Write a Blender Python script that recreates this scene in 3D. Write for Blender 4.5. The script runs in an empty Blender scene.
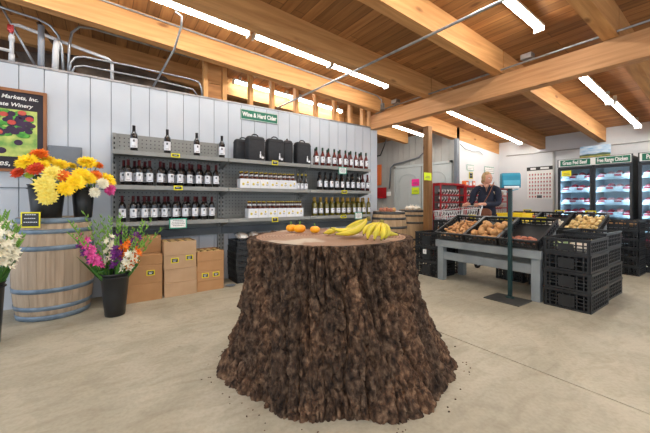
import bpy, bmesh, math, random
from mathutils import Vector, Matrix, noise, Euler
PI = math.pi
rnd = random.Random(7)
S = bpy.context.scene
COL = S.collection

# ------------------------------------------------------------------ helpers
class MB:
    """collects shapes and links them as ONE mesh object"""
    def __init__(s):
        s.v = []; s.f = []; s.mi = []; s.sm = []
    def add(s, vs, fs, mi=0, sm=False, M=None):
        o = len(s.v)
        s.v += [tuple(M @ Vector(p)) if M else tuple(p) for p in vs]
        for f in fs:
            s.f.append([i + o for i in f]); s.mi.append(mi); s.sm.append(sm)
        return s
    def box(s, x0, x1, y0, y1, z0, z1, mi=0, M=None):
        vs = [(x, y, z) for z in (z0, z1) for y in (y0, y1) for x in (x0, x1)]
        return s.add(vs, [(0,2,3,1),(4,5,7,6),(0,1,5,4),(2,6,7,3),(0,4,6,2),(1,3,7,5)], mi, False, M)
    def cbox(s, cx, cy, cz, sx, sy, sz, mi=0, M=None):
        return s.box(cx-sx/2, cx+sx/2, cy-sy/2, cy+sy/2, cz-sz/2, cz+sz/2, mi, M)
    def lathe(s, prof, seg=16, mi=0, M=None, sm=True, cap=True):
        vs = []; fs = []
        n = len(prof)
        for r, z in prof:
            for k in range(seg):
                a = 2*PI*k/seg; vs.append((r*math.cos(a), r*math.sin(a), z))
        for i in range(n-1):
            for k in range(seg):
                k2 = (k+1) % seg
                fs.append((i*seg+k, i*seg+k2, (i+1)*seg+k2, (i+1)*seg+k))
        s.add(vs, fs, mi, sm, M)
        if cap:
            o = len(s.v) - n*seg
            if prof[0][0] > 1e-5: s.f.append([o+k for k in reversed(range(seg))]); s.mi.append(mi); s.sm.append(False)
            if prof[-1][0] > 1e-5: s.f.append([o+(n-1)*seg+k for k in range(seg)]); s.mi.append(mi); s.sm.append(False)
        return s
    def tube(s, path, r, seg=8, mi=0, flat=1.0):
        P = [Vector(p) for p in path]; n = len(P)
        R = r if isinstance(r, (list, tuple)) else [r]*n
        vs = []; fs = []; up = None
        for i in range(n):
            t = (P[min(i+1, n-1)] - P[max(i-1, 0)]).normalized()
            if up is None:
                up = Vector((0,0,1)) if abs(t.z) < .9 else Vector((1,0,0))
            a = t.cross(up)
            if a.length < 1e-4: a = t.cross(Vector((0,1,0)))
            a.normalize(); b = a.cross(t).normalized(); up = b
            for k in range(seg):
                q = 2*PI*k/seg
                vs.append(P[i] + a*math.cos(q)*R[i] + b*math.sin(q)*R[i]*flat)
        for i in range(n-1):
            for k in range(seg):
                k2 = (k+1) % seg
                fs.append((i*seg+k, i*seg+k2, (i+1)*seg+k2, (i+1)*seg+k))
        fs.append(tuple(reversed(range(seg)))); fs.append(tuple((n-1)*seg+k for k in range(seg)))
        return s.add(vs, fs, mi, True)
    def ball(s, c, r, seg=12, rings=8, mi=0, M=None, fn=None):
        rx, ry, rz = r if isinstance(r, (list, tuple)) else (r, r, r)
        vs = []; fs = []
        for i in range(rings+1):
            p = PI*i/rings
            for k in range(seg):
                a = 2*PI*k/seg
                d = Vector((math.sin(p)*math.cos(a), math.sin(p)*math.sin(a), -math.cos(p)))
                q = fn(d) if fn else 1.0
                vs.append((c[0]+d.x*rx*q, c[1]+d.y*ry*q, c[2]+d.z*rz*q))
        for i in range(rings):
            for k in range(seg):
                k2 = (k+1) % seg
                fs.append((i*seg+k, i*seg+k2, (i+1)*seg+k2, (i+1)*seg+k))
        return s.add(vs, fs, mi, True, M)
    def prism(s, pts, z0, z1, mi=0, M=None):
        n = len(pts)
        vs = [(x, y, z0) for x, y in pts] + [(x, y, z1) for x, y in pts]
        fs = [tuple(reversed(range(n))), tuple(range(n, 2*n))] + [(i, (i+1) % n, n+(i+1) % n, n+i) for i in range(n)]
        return s.add(vs, fs, mi, False, M)
    def build(s, name, mats, parent=None, loc=None, rot=None, bevel=0):
        me = bpy.data.meshes.new(name)
        me.from_pydata(s.v, [], s.f)
        mats = mats if isinstance(mats, (list, tuple)) else [mats]
        for m in mats: me.materials.append(m)
        me.polygons.foreach_set('material_index', s.mi)
        me.polygons.foreach_set('use_smooth', s.sm)
        me.update()
        bm = bmesh.new(); bm.from_mesh(me)
        bmesh.ops.remove_doubles(bm, verts=bm.verts, dist=1e-6)
        bmesh.ops.recalc_face_normals(bm, faces=bm.faces)
        bm.to_mesh(me); bm.free()
        o = bpy.data.objects.new(name, me); COL.objects.link(o)
        if parent: o.parent = parent
        if loc: o.location = loc
        if rot: o.rotation_euler = rot
        if bevel:
            b = o.modifiers.new('bevel', 'BEVEL'); b.width = bevel; b.segments = 2; b.limit_method = 'ANGLE'
        return o

def tag(o, label, cat, group=None):
    o['label'] = label; o['category'] = cat
    if group: o['group'] = group
    return o
def thing(name, label, cat, loc=(0,0,0), rot=0, group=None):
    o = bpy.data.objects.new(name, None); COL.objects.link(o)
    o.location = loc; o.rotation_euler = rot if isinstance(rot, tuple) else (0, 0, rot)
    o.empty_display_size = .05
    return tag(o, label, cat, group)
def struct(name, mb, mat, **k):
    o = mb.build(name, mat, **k); o['kind'] = 'structure'; return o
def dup(root, loc, rot=0, label=None, group=None, swap=None):
    def cp(o, par):
        c = o.copy(); COL.objects.link(c); c.parent = par
        if swap and o.type == 'MESH' and o.data.name in swap: c.data = swap[o.data.name]
        for ch in o.children: cp(ch, c)
        return c
    kids = list(root.children)
    r = root.copy(); COL.objects.link(r); r.location = loc
    r.rotation_euler = rot if isinstance(rot, tuple) else (0, 0, rot)
    for ch in kids: cp(ch, r)
    if label: r['label'] = label
    if group: r['group'] = group
    return r
class Proto:
    """the first placing moves the prototype itself, later ones copy it"""
    def __init__(s, o): s.o = o; s.used = False
    def put(s, loc, rot=0, label=None, group=None, scale=None):
        if s.used: r = dup(s.o, loc, rot, label, group)
        else:
            s.used = True; r = s.o; r.location = loc
            r.rotation_euler = rot if isinstance(rot, tuple) else (0, 0, rot)
            if label: r['label'] = label
            if group: r['group'] = group
        if scale: r.scale = scale if isinstance(scale, tuple) else (scale,)*3
        return r
ORD = ['', 'first', 'second', 'third', 'fourth', 'fifth', 'sixth', 'seventh', 'eighth', 'ninth', 'tenth', 'eleventh', 'twelfth', 'thirteenth', 'fourteenth', 'fifteenth', 'sixteenth']

def text(body, size, mat, parent, loc, rot, name='lettering', ext=.0015, bold=0, ax='CENTER', squash=1.0, ital=0):
    c = bpy.data.curves.new(name, 'FONT'); c.body = body; c.size = size; c.extrude = ext; c.offset = bold
    c.align_x = ax; c.align_y = 'CENTER'; c.shear = ital; c.resolution_u = 3
    t = bpy.data.objects.new(name+'_tmp', c); COL.objects.link(t)
    dg = bpy.context.evaluated_depsgraph_get()
    me = bpy.data.meshes.new_from_object(t.evaluated_get(dg)); me.name = name
    bpy.data.objects.remove(t); bpy.data.curves.remove(c)
    me.materials.clear(); me.materials.append(mat)
    o = bpy.data.objects.new(name, me); COL.objects.link(o)
    o.parent = parent; o.location = loc; o.rotation_euler = rot; o.scale = (squash, 1, 1)
    return o
FACE_NY = (PI/2, 0, 0)          # lettering that faces -Y
FACE_NX = (PI/2, 0, -PI/2)      # lettering that faces -X

# ------------------------------------------------------------------ materials
def s2l(c):
    return tuple((x/12.92 if x <= .04045 else ((x+.055)/1.055)**2.4) for x in [v/255 for v in c])
def mat(name, c1, c2=None, scale=8, rough=.6, metal=0, bump=0, stretch=(1,1,1), bscale=None, spec=.5, detail=4, lo=.35, hi=.65, coat=0):
    m = bpy.data.materials.new(name); m.use_nodes = True
    nt = m.node_tree; b = nt.nodes['Principled BSDF']
    b.inputs['Roughness'].default_value = rough; b.inputs['Metallic'].default_value = metal
    b.inputs['Specular IOR Level'].default_value = spec
    if coat: b.inputs['Coat Weight'].default_value = coat
    c1 = s2l(c1); c2 = s2l(c2) if c2 else tuple(x*.86 for x in c1)
    tc = nt.nodes.new('ShaderNodeTexCoord'); mp = nt.nodes.new('ShaderNodeMapping')
    mp.inputs['Scale'].default_value = stretch
    nt.links.new(tc.outputs['Object'], mp.inputs['Vector'])
    nz = nt.nodes.new('ShaderNodeTexNoise'); nz.inputs['Scale'].default_value = scale; nz.inputs['Detail'].default_value = detail
    nt.links.new(mp.outputs[0], nz.inputs['Vector'])
    r = nt.nodes.new('ShaderNodeValToRGB'); r.color_ramp.elements[0].position = lo; r.color_ramp.elements[1].position = hi
    r.color_ramp.elements[0].color = (*c1, 1); r.color_ramp.elements[1].color = (*c2, 1)
    nt.links.new(nz.outputs['Fac'], r.inputs['Fac']); nt.links.new(r.outputs['Color'], b.inputs['Base Color'])
    if bump:
        n2 = nt.nodes.new('ShaderNodeTexNoise'); n2.inputs['Scale'].default_value = bscale or scale*3; n2.inputs['Detail'].default_value = 5
        nt.links.new(mp.outputs[0], n2.inputs['Vector'])
        bp = nt.nodes.new('ShaderNodeBump'); bp.inputs['Strength'].default_value = bump; bp.inputs['Distance'].default_value = .01
        nt.links.new(n2.outputs['Fac'], bp.inputs['Height']); nt.links.new(bp.outputs['Normal'], b.inputs['Normal'])
    return m
def emis(name, col, st):
    m = bpy.data.materials.new(name); m.use_nodes = True; nt = m.node_tree
    b = nt.nodes['Principled BSDF']; b.inputs['Base Color'].default_value = (*col, 1)
    b.inputs['Emission Color'].default_value = (*col, 1); b.inputs['Emission Strength'].default_value = st
    return m
def wood(name, c1, c2, c3, axis='X', plank=None, plen=2.4, rough=.6, off=0.0, planes='XY', knots=True, gap=.004, vary=.35):
    """planked / solid timber: grain runs along axis"""
    m = bpy.data.materials.new(name); m.use_nodes = True; nt = m.node_tree; L = nt.links.new
    b = nt.nodes['Principled BSDF']; b.inputs['Roughness'].default_value = rough; b.inputs['Specular IOR Level'].default_value = .3
    tc = nt.nodes.new('ShaderNodeTexCoord'); mp = nt.nodes.new('ShaderNodeMapping')
    st = {'X': (.6, 9, 9), 'Y': (9, .6, 9), 'Z': (9, 9, .6)}[axis]
    mp.inputs['Scale'].default_value = st; L(tc.outputs['Object'], mp.inputs['Vector'])
    nz = nt.nodes.new('ShaderNodeTexNoise'); nz.inputs['Scale'].default_value = 2.2; nz.inputs['Detail'].default_value = 6; nz.inputs['Distortion'].default_value = .6
    L(mp.outputs[0], nz.inputs['Vector'])
    r = nt.nodes.new('ShaderNodeValToRGB'); cr = r.color_ramp
    cr.elements[0].position = .3; cr.elements[0].color = (*s2l(c1), 1)
    cr.elements[1].position = .7; cr.elements[1].color = (*s2l(c2), 1)
    L(nz.outputs['Fac'], r.inputs['Fac']); out = r.outputs['Color']
    if plank:
        br = nt.nodes.new('ShaderNodeTexBrick'); br.inputs['Scale'].default_value = 1
        br.inputs['Brick Width'].default_value = plen; br.inputs['Row Height'].default_value = plank
        br.inputs['Mortar Size'].default_value = gap; br.inputs['Mortar Smooth'].default_value = .3
        br.inputs['Color1'].default_value = (1-vary, 1-vary, 1-vary, 1); br.inputs['Color2'].default_value = (1.1, 1.1, 1.1, 1); br.inputs['Mortar'].default_value = (.4, .4, .4, 1)
        m2 = nt.nodes.new('ShaderNodeMapping')
        m2.inputs['Rotation'].default_value = {'X': (0,0,0), 'Y': (0,0,PI/2), 'Z': (0,PI/2,PI/2)}[axis]
        L(tc.outputs['Object'], m2.inputs['Vector']); L(m2.outputs[0], br.inputs['Vector'])
        mx = nt.nodes.new('ShaderNodeMix'); mx.data_type = 'RGBA'; mx.blend_type = 'MULTIPLY'; mx.inputs['Factor'].default_value = 1
        L(out, mx.inputs['A']); L(br.outputs['Color'], mx.inputs['B']); out = mx.outputs['Result']
    if knots:
        vo = nt.nodes.new('ShaderNodeTexVoronoi'); vo.inputs['Scale'].default_value = 1
        m3 = nt.nodes.new('ShaderNodeMapping'); m3.inputs['Scale'].default_value = {'X': (1.6, 4, 4), 'Y': (4, 1.6, 4), 'Z': (4, 4, 1.6)}[axis]
        L(tc.outputs['Object'], m3.inputs['Vector']); L(m3.outputs[0], vo.inputs['Vector'])
        k = nt.nodes.new('ShaderNodeMapRange'); k.inputs['From Min'].default_value = .05; k.inputs['From Max'].default_value = .13; k.inputs['To Min'].default_value = .75; k.inputs['To Max'].default_value = 0
        L(vo.outputs['Distance'], k.inputs['Value'])
        m4 = nt.nodes.new('ShaderNodeMix'); m4.data_type = 'RGBA'; L(k.outputs[0], m4.inputs['Factor'])
        L(out, m4.inputs['A']); m4.inputs['B'].default_value = (*s2l(c3), 1); out = m4.outputs['Result']
    L(out, b.inputs['Base Color'])
    bp = nt.nodes.new('ShaderNodeBump'); bp.inputs['Strength'].default_value = .15; bp.inputs['Distance'].default_value = .004
    L(nz.outputs['Fac'], bp.inputs['Height']); L(bp.outputs['Normal'], b.inputs['Normal'])
    return m

M = {}
M['deck'] = wood('deck boards', (184,132,80), (148,100,58), (90,54,30), 'Y', plank=.135, plen=3.1, vary=.36, gap=.005)
M['joist'] = wood('fir joist', (206,154,98), (174,122,72), (112,66,34), 'X', knots=True)
M['beam'] = wood('fir beam', (204,154,106), (174,124,80), (126,78,46), 'Y')
M['stud'] = wood('pine stud', (208,160,104), (184,130,76), (120,74,40), 'Z')
M['post'] = wood('post', (150,112,72), (122,86,52), (80,50,28), 'Z')
M['darkboard'] = wood('dark old boards', (96,68,44), (66,46,32), (40,28,20), 'Z', knots=False)
M['ply'] = mat('plywood', (178,124,68), (140,92,48), 3, .7, stretch=(1,1,5))
M['wall_wine'] = mat('painted groove siding', (190,197,204), (184,192,200), 3, .6)
M['white_wall'] = mat('white wall', (216,218,218), (208,211,212), 2, .7)
M['grey_wall'] = mat('grey siding', (172,172,166), (162,162,157), 3, .7)
M['door'] = mat('painted door', (186,192,190), (178,185,184), 2, .5)
M['groove'] = mat('siding groove', (136,144,152), None, 4, .7)
M['steel'] = mat('galvanised steel', (176,180,184), (150,154,158), 20, .35, .8)
M['pvc'] = mat('white pvc', (214,216,218), None, 5, .4)
M['pvc_grey'] = mat('grey pvc', (150,156,164), None, 5, .5)
M['red'] = mat('red plastic', (176,26,34), (150,20,28), 6, .4)
M['shelf'] = mat('shelf metal', (142,143,138), (130,131,127), 4, .45)
M['peg'] = mat('pegboard', (132,133,129), (124,125,121), 6, .6)
M['shelf_dark'] = mat('shelf rail', (78,84,88), (66,72,76), 5, .5)
M['hole'] = mat('peg hole', (52,52,50), None, 5, .8)
M['yellow'] = mat('yellow tag border', (238,226,30), (228,214,24), 10, .6)
M['tagblack'] = mat('tag black', (34,36,34), (44,46,44), 30, .6)
M['green'] = mat('sign green', (14,110,82), (12,102,76), 5, .5)
M['teal'] = mat('teal card edge', (40,160,130), None, 5, .5)
M['white'] = mat('white paper', (234,234,230), (226,226,222), 10, .7)
M['ink'] = mat('ink grey', (90,92,96), None, 30, .7)
M['bottle_dark'] = mat('dark wine glass', (14,13,16), (20,18,20), 5, .1, coat=.4)
M['bottle_rose'] = mat('cider amber glass', (96,26,20), (76,18,16), 5, .12, coat=.4)
M['bottle_red'] = mat('red wine glass', (72,14,18), (54,10,14), 5, .12, coat=.4)
M['bottle_olive'] = mat('olive white wine glass', (112,100,34), (90,84,26), 5, .12, coat=.4)
M['bottle_brown'] = mat('brown cider glass', (84,34,22), (66,26,18), 5, .15, coat=.3)
M['foil_red'] = mat('foil capsule red', (84,20,30), (66,16,24), 8, .35)
M['foil_black'] = mat('foil capsule black', (22,22,26), None, 8, .35)
M['foil_green'] = mat('foil capsule green', (22,66,44), None, 8, .35)
M['foil_gold'] = mat('foil capsule gold', (188,152,74), None, 8, .35, .3)
M['cap_yellow'] = mat('cap yellow', (214,190,60), None, 8, .4)
M['label'] = mat('bottle label', (222,224,228), (212,214,220), 20, .7)
M['carton'] = mat('white carton', (226,228,230), (218,220,222), 8, .6)
M['nylon'] = mat('black nylon', (36,38,42), (28,30,34), 30, .75, bump=.2)
M['cardboard'] = mat('cardboard', (186,142,98), (174,130,86), 4, .8)
M['cardboard_lt'] = mat('pale cardboard', (192,160,126), (180,148,112), 4, .8)
M['cardboard_dk'] = mat('box inner', (120,88,52), (104,76,44), 4, .9)
M['crate'] = mat('black crate plastic', (38,40,42), (28,30,32), 10, .42)
M['oak'] = wood('barrel oak', (192,172,148), (156,136,114), (120,92,66), 'Z', knots=False)
M['oak_warm'] = wood('barrel oak warm', (196,166,128), (152,124,92), (110,80,52), 'Z', knots=False)
M['hoop'] = mat('barrel hoop', (128,146,162), (104,122,138), 12, .5, .35)
M['hoop_dk'] = mat('barrel hoop dark', (84,82,80), (66,64,62), 12, .5, .35)
M['bucket'] = mat('black bucket', (30,32,34), (24,26,28), 6, .35)
M['stem'] = mat('green stem', (128,172,66), (96,142,50), 10, .6)
M['leaf'] = mat('green leaf', (74,128,44), (48,96,32), 10, .6)
M['leaf_dk'] = mat('dark leaf', (36,84,30), (28,66,26), 10, .6)
for k, a, b_ in (('y', (254,226,30), (250,204,14)), ('o', (246,134,20), (226,98,12)), ('r', (220,76,20), (190,50,16)), ('p', (246,232,120), (240,214,80)),
                ('m', (196,44,120), (220,90,160)), ('w', (240,236,214), (230,222,190)), ('g', (176,196,60), (140,170,50)), ('v', (112,26,120), (84,18,96))):
    M['pet_'+k] = mat('petal_'+{'y':'yellow','o':'orange','r':'red','p':'pale yellow','m':'magenta','w':'white','g':'green','v':'purple'}[k], a, b_, 40, .6)
M['pumpkin'] = mat('mini pumpkin', (250,172,24), (240,146,12), 8, .45)
M['banana'] = mat('banana', (216,192,46), (176,166,52), 12, .5, stretch=(1,1,1))
M['banana_tip'] = mat('banana tip', (92,76,30), (120,110,40), 20, .7)
M['table'] = mat('grey painted timber', (140,146,146), (126,132,133), 5, .6, bump=.1)
M['potato'] = mat('potato', (206,158,104), (182,132,80), 9, .75, bump=.2)
M['yam'] = mat('sweet potato', (206,156,104), (182,130,82), 9, .8, bump=.2)
M['redpotato'] = mat('red potato', (190,124,98), (166,100,76), 9, .7)
M['apple'] = mat('apple', (196,84,48), (216,140,70), 6, .35)
M['onion'] = mat('onion', (206,140,70), (180,110,50), 6, .4)
M['garlic'] = mat('garlic', (232,226,212), (214,202,184), 8, .6)
M['squash'] = mat('pale squash', (212,176,110), (226,198,140), 7, .5)
M['leek'] = mat('pale green leek', (206,214,170), (150,180,110), 6, .5)
M['plate'] = mat('steel base plate', (88,88,84), (74,74,72), 8, .5, .4)
M['polegreen'] = mat('dark green pole', (18,52,52), (14,44,44), 6, .4)
M['bluebox'] = mat('blue dispenser', (28,138,164), (20,122,150), 6, .4)
M['bluetab'] = mat('lighter blue flap', (84,176,200), None, 5, .4)
M['navy'] = mat('navy jacket', (30,36,54), (22,28,44), 12, .85, bump=.2)
M['skin'] = mat('skin', (214,160,134), (204,146,120), 6, .55)
M['hair'] = mat('blonde hair', (196,166,116), (160,128,84), 30, .6, stretch=(1,1,.3))
M['trouser'] = mat('dark trousers', (28,28,36), None, 12, .9)
M['bag'] = mat('brown leather', (134,76,40), (112,60,32), 10, .5)
M['chrome'] = mat('chrome wire', (212,214,214), (196,198,198), 10, .3, .35)
M['fridge'] = mat('black fridge enamel', (26,30,34), (20,24,28), 6, .35)
M['fridge_in'] = mat('fridge interior', (190,206,216), None, 6, .5)
M['pkg_red'] = mat('red wrapped meat', (176,40,62), (150,28,50), 14, .35)
M['pkg_white'] = mat('white tray', (226,232,236), (206,216,224), 14, .5)
M['pkg_pink'] = mat('pink poultry', (214,150,150), (196,120,126), 14, .4)
M['skyblue'] = mat('picture sky', (132,178,214), (214,226,234), 7, .6, stretch=(1,1,3))
M['field'] = mat('picture field', (196,178,92), (120,140,60), 9, .6, stretch=(1,1,3))
M['hill'] = mat('picture hill', (96,112,86), (72,92,70), 12, .6)
M['lime'] = mat('fluorescent yellow note', (214,238,20), None, 4, .6)
M['pink'] = mat('fluorescent pink note', (250,40,150), None, 4, .6)
M['orange_cloth'] = mat('orange sign', (220,110,50), None, 4, .6)
M['tote'] = mat('yellow tote', (246,214,20), (236,200,14), 6, .45)
M['bagclear'] = mat('clear bag of nuts', (176,160,140), (226,222,216), 22, .35, lo=.45, hi=.6)
M['grape'] = mat('painted grapes', (58,26,64), (40,18,48), 12, .5)
M['plum'] = mat('painted red plum', (176,44,52), (206,96,70), 8, .5)
M['grass'] = mat('painted grass', (196,206,110), (110,156,72), 9, .6)
M['foliage'] = mat('painted foliage', (44,120,44), (96,176,60), 16, .6)
M['frame'] = mat('poster frame wood', (150,100,62), (128,82,50), 6, .6, stretch=(1,1,.3))
M['chalk'] = mat('blackboard', (34,30,38), (44,38,48), 8, .7)
M['panel'] = mat('electric panel grey', (112,120,128), (104,112,120), 5, .5)
M['candy1'] = mat('snack bag dark', (74,66,60), (226,224,220), 10, .45, lo=.48, hi=.52)
M['candy2'] = mat('snack bag beige', (196,176,150), (232,228,222), 10, .45, lo=.48, hi=.52)
M['candy3'] = mat('snack bag red', (176,40,44), (230,220,216), 9, .45, lo=.5, hi=.55)
M['cloth_dark'] = mat('dark insulation', (112,98,84), (66,58,50), 4, .95, bump=.6)
M['tube'] = emis('fluorescent tube', (1, .97, .91), 18)
M['tube_cool'] = emis('case light', (.70, .88, 1), 24)
M['fixture'] = mat('fixture enamel', (222,222,218), None, 5, .4)
M['black'] = mat('black rubber', (20,20,20), None, 8, .7)

def concrete():
    m = bpy.data.materials.new('concrete floor'); m.use_nodes = True; nt = m.node_tree; L = nt.links.new
    b = nt.nodes['Principled BSDF']; b.inputs['Specular IOR Level'].default_value = .35
    tc = nt.nodes.new('ShaderNodeTexCoord')
    def nz(sc, det, dist=0, st=(1,1,1)):
        mp = nt.nodes.new('ShaderNodeMapping'); mp.inputs['Scale'].default_value = st; mp.inputs['Rotation'].default_value = (0,0,.5)
        L(tc.outputs['Object'], mp.inputs['Vector'])
        n = nt.nodes.new('ShaderNodeTexNoise'); n.inputs['Scale'].default_value = sc; n.inputs['Detail'].default_value = det; n.inputs['Distortion'].default_value = dist
        L(mp.outputs[0], n.inputs['Vector']); return n.outputs['Fac']
    def ramp(src, p0, c0, p1, c1):
        r = nt.nodes.new('ShaderNodeValToRGB'); e = r.color_ramp.elements
        e[0].position = p0; e[1].position = p1; e[0].color = (*c0, 1); e[1].color = (*c1, 1); L(src, r.inputs['Fac']); return r.outputs['Color']
    def mul(a, b2, f=1):
        x = nt.nodes.new('ShaderNodeMix'); x.data_type = 'RGBA'; x.blend_type = 'MULTIPLY'; x.inputs['Factor'].default_value = f
        L(a, x.inputs['A']); L(b2, x.inputs['B']); return x.outputs['Result']
    base = ramp(nz(1.1, 6, .8), .3, s2l((164,157,137)), .7, s2l((187,180,160)))
    blot = ramp(nz(4, 8, 1.2, (1, 2.2, 1)), .32, (.82,.80,.77), .55, (1,1,1))
    fine = ramp(nz(45, 4), .3, (.9,.9,.9), .6, (1.03,1.03,1.03))
    spots = ramp(nz(5.5, 3, .3), .225, (.35,.33,.31), .25, (1,1,1))
    vn = nt.nodes.new('ShaderNodeTexNoise'); vn.inputs['Scale'].default_value = 1.3; vn.inputs['Detail'].default_value = 7; vn.inputs['Distortion'].default_value = 1.5
    L(tc.outputs['Object'], vn.inputs['Vector'])
    scr = ramp(vn.outputs['Fac'], .485, (1,1,1), .5, (1.06,1.055,1.05))
    c = mul(mul(mul(mul(base, blot, .8), fine), spots), scr)
    L(c, b.inputs['Base Color'])
    rr = nt.nodes.new('ShaderNodeMapRange'); rr.inputs['To Min'].default_value = .42; rr.inputs['To Max'].default_value = .7
    L(nz(3, 5), rr.inputs['Value']); L(rr.outputs[0], b.inputs['Roughness'])
    bp = nt.nodes.new('ShaderNodeBump'); bp.inputs['Strength'].default_value = .12; bp.inputs['Distance'].default_value = .004
    L(nz(30, 6), bp.inputs['Height']); L(bp.outputs['Normal'], b.inputs['Normal'])
    return m
M['concrete'] = concrete()

# ------------------------------------------------------------------ room
def zb(x):   # underside of the joists
    return 2.85 + .06*(4.35-x) if x < 4.35 else 2.85 - .097*(x-4.35)
XB = 8.8
f = MB(); f.box(-4, 2.403, -4, 9, -.12, 0); f.box(2.417, 9.2, -4, 9, -.12, 0); f.box(2.403, 2.417, -4, 9, -.12, -.008)
struct('floor', f, M['concrete'])
def slab(y0, y1, xs, th0, th1):
    b = MB()
    for a, c in zip(xs, xs[1:]):
        vs = [(a,y0,zb(a)+th0),(c,y0,zb(c)+th0),(c,y1,zb(c)+th0),(a,y1,zb(a)+th0),(a,y0,zb(a)+th1),(c,y0,zb(c)+th1),(c,y1,zb(c)+th1),(a,y1,zb(a)+th1)]
        b.add(vs, [(0,3,2,1),(4,5,6,7),(0,1,5,4),(2,3,7,6),(0,4,7,3),(1,2,6,5)])
    return b
struct('ceiling', slab(-4, 9, (-4, 4.42, 9.2), .3, .36), M['deck'])
n = 0
for y in (4.3, 3.2, 2.07, .92, -.25, -1.4, -2.55, -3.7, 5.45, 6.6, 7.75):
    y1 = y + .13
    x0, x1 = -4, XB
    if y > 5: x1 = 6.45
    n += 1; struct('trim_%d' % n, slab(y, y1, (x0, 4.34), 0, .3), M['joist'])
    n += 1; struct('trim_%d' % n, slab(y, y1, (4.36, x1), 0, .3), M['joist'])
n += 1; struct('trim_%d' % n, MB().box(4.35, 4.5, -4, 4.62, 2.57, 2.845), M['beam'], bevel=.006)
# fir post at the end of the snack racks
n += 1; struct('trim_%d' % n, MB().box(5.56, 5.69, 4.16, 4.29, 0, zb(5.6)-.002), M['post'], bevel=.004)
n += 1; struct('trim_%d' % n, MB().box(4.36, 4.49, 4.63, 4.74, 2.61, zb(4.4)+.28), M['stud'])
# steel bracket where the beams meet
tag(MB().box(4.3, 4.345, 4.235, 4.295, 2.86, 3.0).box(4.30, 4.345, 4.295, 4.45, 2.848, 2.854).build('beam_bracket', M['steel']), 'galvanised bracket holding the left joist on the cross beam', 'bracket')

# wine wall: grooved boards 205 mm wide
YW = 4.65
w = MB(); w.box(-4, 4.56, YW+.012, YW+.1, 0, 2.6, 1)
x = -4.03
while x < 4.55:
    w.box(max(x, -4)+.004, min(x+.205, 4.56)-.004, YW, YW+.013, .0, 2.61)
    x += .205
struct('wall_left', w, [M['wall_wine'], M['groove']])
n += 1; struct('trim_%d' % n, MB().box(-4, .06, YW-.006, YW, 1.285, 1.297), M['panel'])
n += 1; struct('trim_%d' % n, MB().box(-4, 4.56, YW-.01, YW+.11, 2.611, 2.635), M['steel'])
# studs between the wall and the roof
for x in (1.16, 1.43, 1.84, 2.21, 2.66, 3.06, 3.48, 3.86, 4.18):
    n += 1; struct('trim_%d' % n, MB().box(x, x+.06, YW+.01, YW+.1, 2.637, zb(x)+.297), M['stud'])
n += 1; struct('trim_%d' % n, MB().box(1.225, 1.425, YW+.06, YW+.075, 2.637, 2.86), M['ply'])
n += 1; struct('trim_%d' % n, MB().box(1.225, 1.425, YW+.06, YW+.075, 2.87, 3.2), M['joist'])
n += 1; struct('trim_%d' % n, MB().box(-4, 1.155, YW+.9, YW+.95, 2.637, 3.42), M['darkboard'])
# back wall, white wall, door wall, rear walls of the back room
struct('wall_back', MB().box(XB, XB+.12, -4, 4.42, 0, 2.80), M['white_wall'])
struct('wall_white', MB().box(6.86, XB, 4.31, 4.42, 0, zb(6.9)-.005), M['white_wall'])
g = MB(); g.box(6.812, 6.92, 4.3, 9, 0, 2.9, 1)
y = 4.3
while y < 9:
    g.box(6.8, 6.813, y+.004, min(y+.2, 9)-.004, 0, 2.9); y += .2
struct('wall_doors', g, [M['grey_wall'], M['shelf_dark']])
struct('wall_rear', MB().box(-4, 6.8, 8.9, 9, 0, 3.6), M['ply'])
#struct('wall_side', MB().box(-4.1, -4, -4, 9, 0, 3.7), M['white_wall'])
n += 1; struct('trim_%d' % n, MB().box(6.7, 6.8, 4.23, 4.3, 0, zb(6.75)-.01), M['panel'])
n += 1; struct('trim_%d' % n, MB().box(XB-.03, XB, 3.0, 3.04, 0, 2.33), M['grey_wall'])

# double door in the grey siding
def panel_door(idx, y0, y1, z1):
    d = thing('door_%d' % idx, 'x', 'door'); del d['label']; del d['category']; d['kind'] = 'structure'
    b = MB(); b.box(6.765, 6.795, y0, y1, .01, z1)
    w_ = (y1-y0); c = (y0+y1)/2
    for s in (-1, 1):
        cy = c + s*w_*.22
        for z0, zz in ((.2, .85), (1.0, 1.62)):
            for (a0, a1, b0, b1) in ((cy-.13, cy+.13, z0, z0+.02), (cy-.13, cy+.13, zz-.02, zz), (cy-.13, cy-.11, z0, zz), (cy+.11, cy+.13, z0, zz)):
                b.box(6.757, 6.766, a0, a1, b0, b1)
    arc = [(6.76, c+.3*math.cos(t), 1.66+.22*math.sin(t)) for t in [PI*i/12 for i in range(13)]]
    b.tube(arc, .009, 6)
    p = b.build('door_leaf', M['door'], d)
    MB().ball((6.74, y0+.07, 1.0), .028).tube([(6.74, y0+.07, 1.0), (6.765, y0+.07, 1.0)], .012).build('door_knob', M['steel'], p)
    return d
panel_door(1, 5.30, 6.15, 2.05); panel_door(2, 4.46, 5.27, 2.05)
fr = MB(); fr.box(6.75, 6.8, 6.16, 6.22, 0, 2.12).box(6.75, 6.8, 4.40, 4.45, 0, 2.12).box(6.75, 6.8, 4.40, 6.22, 2.06, 2.12)
n += 1; struct('trim_%d' % n, fr, M['door'])

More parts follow.
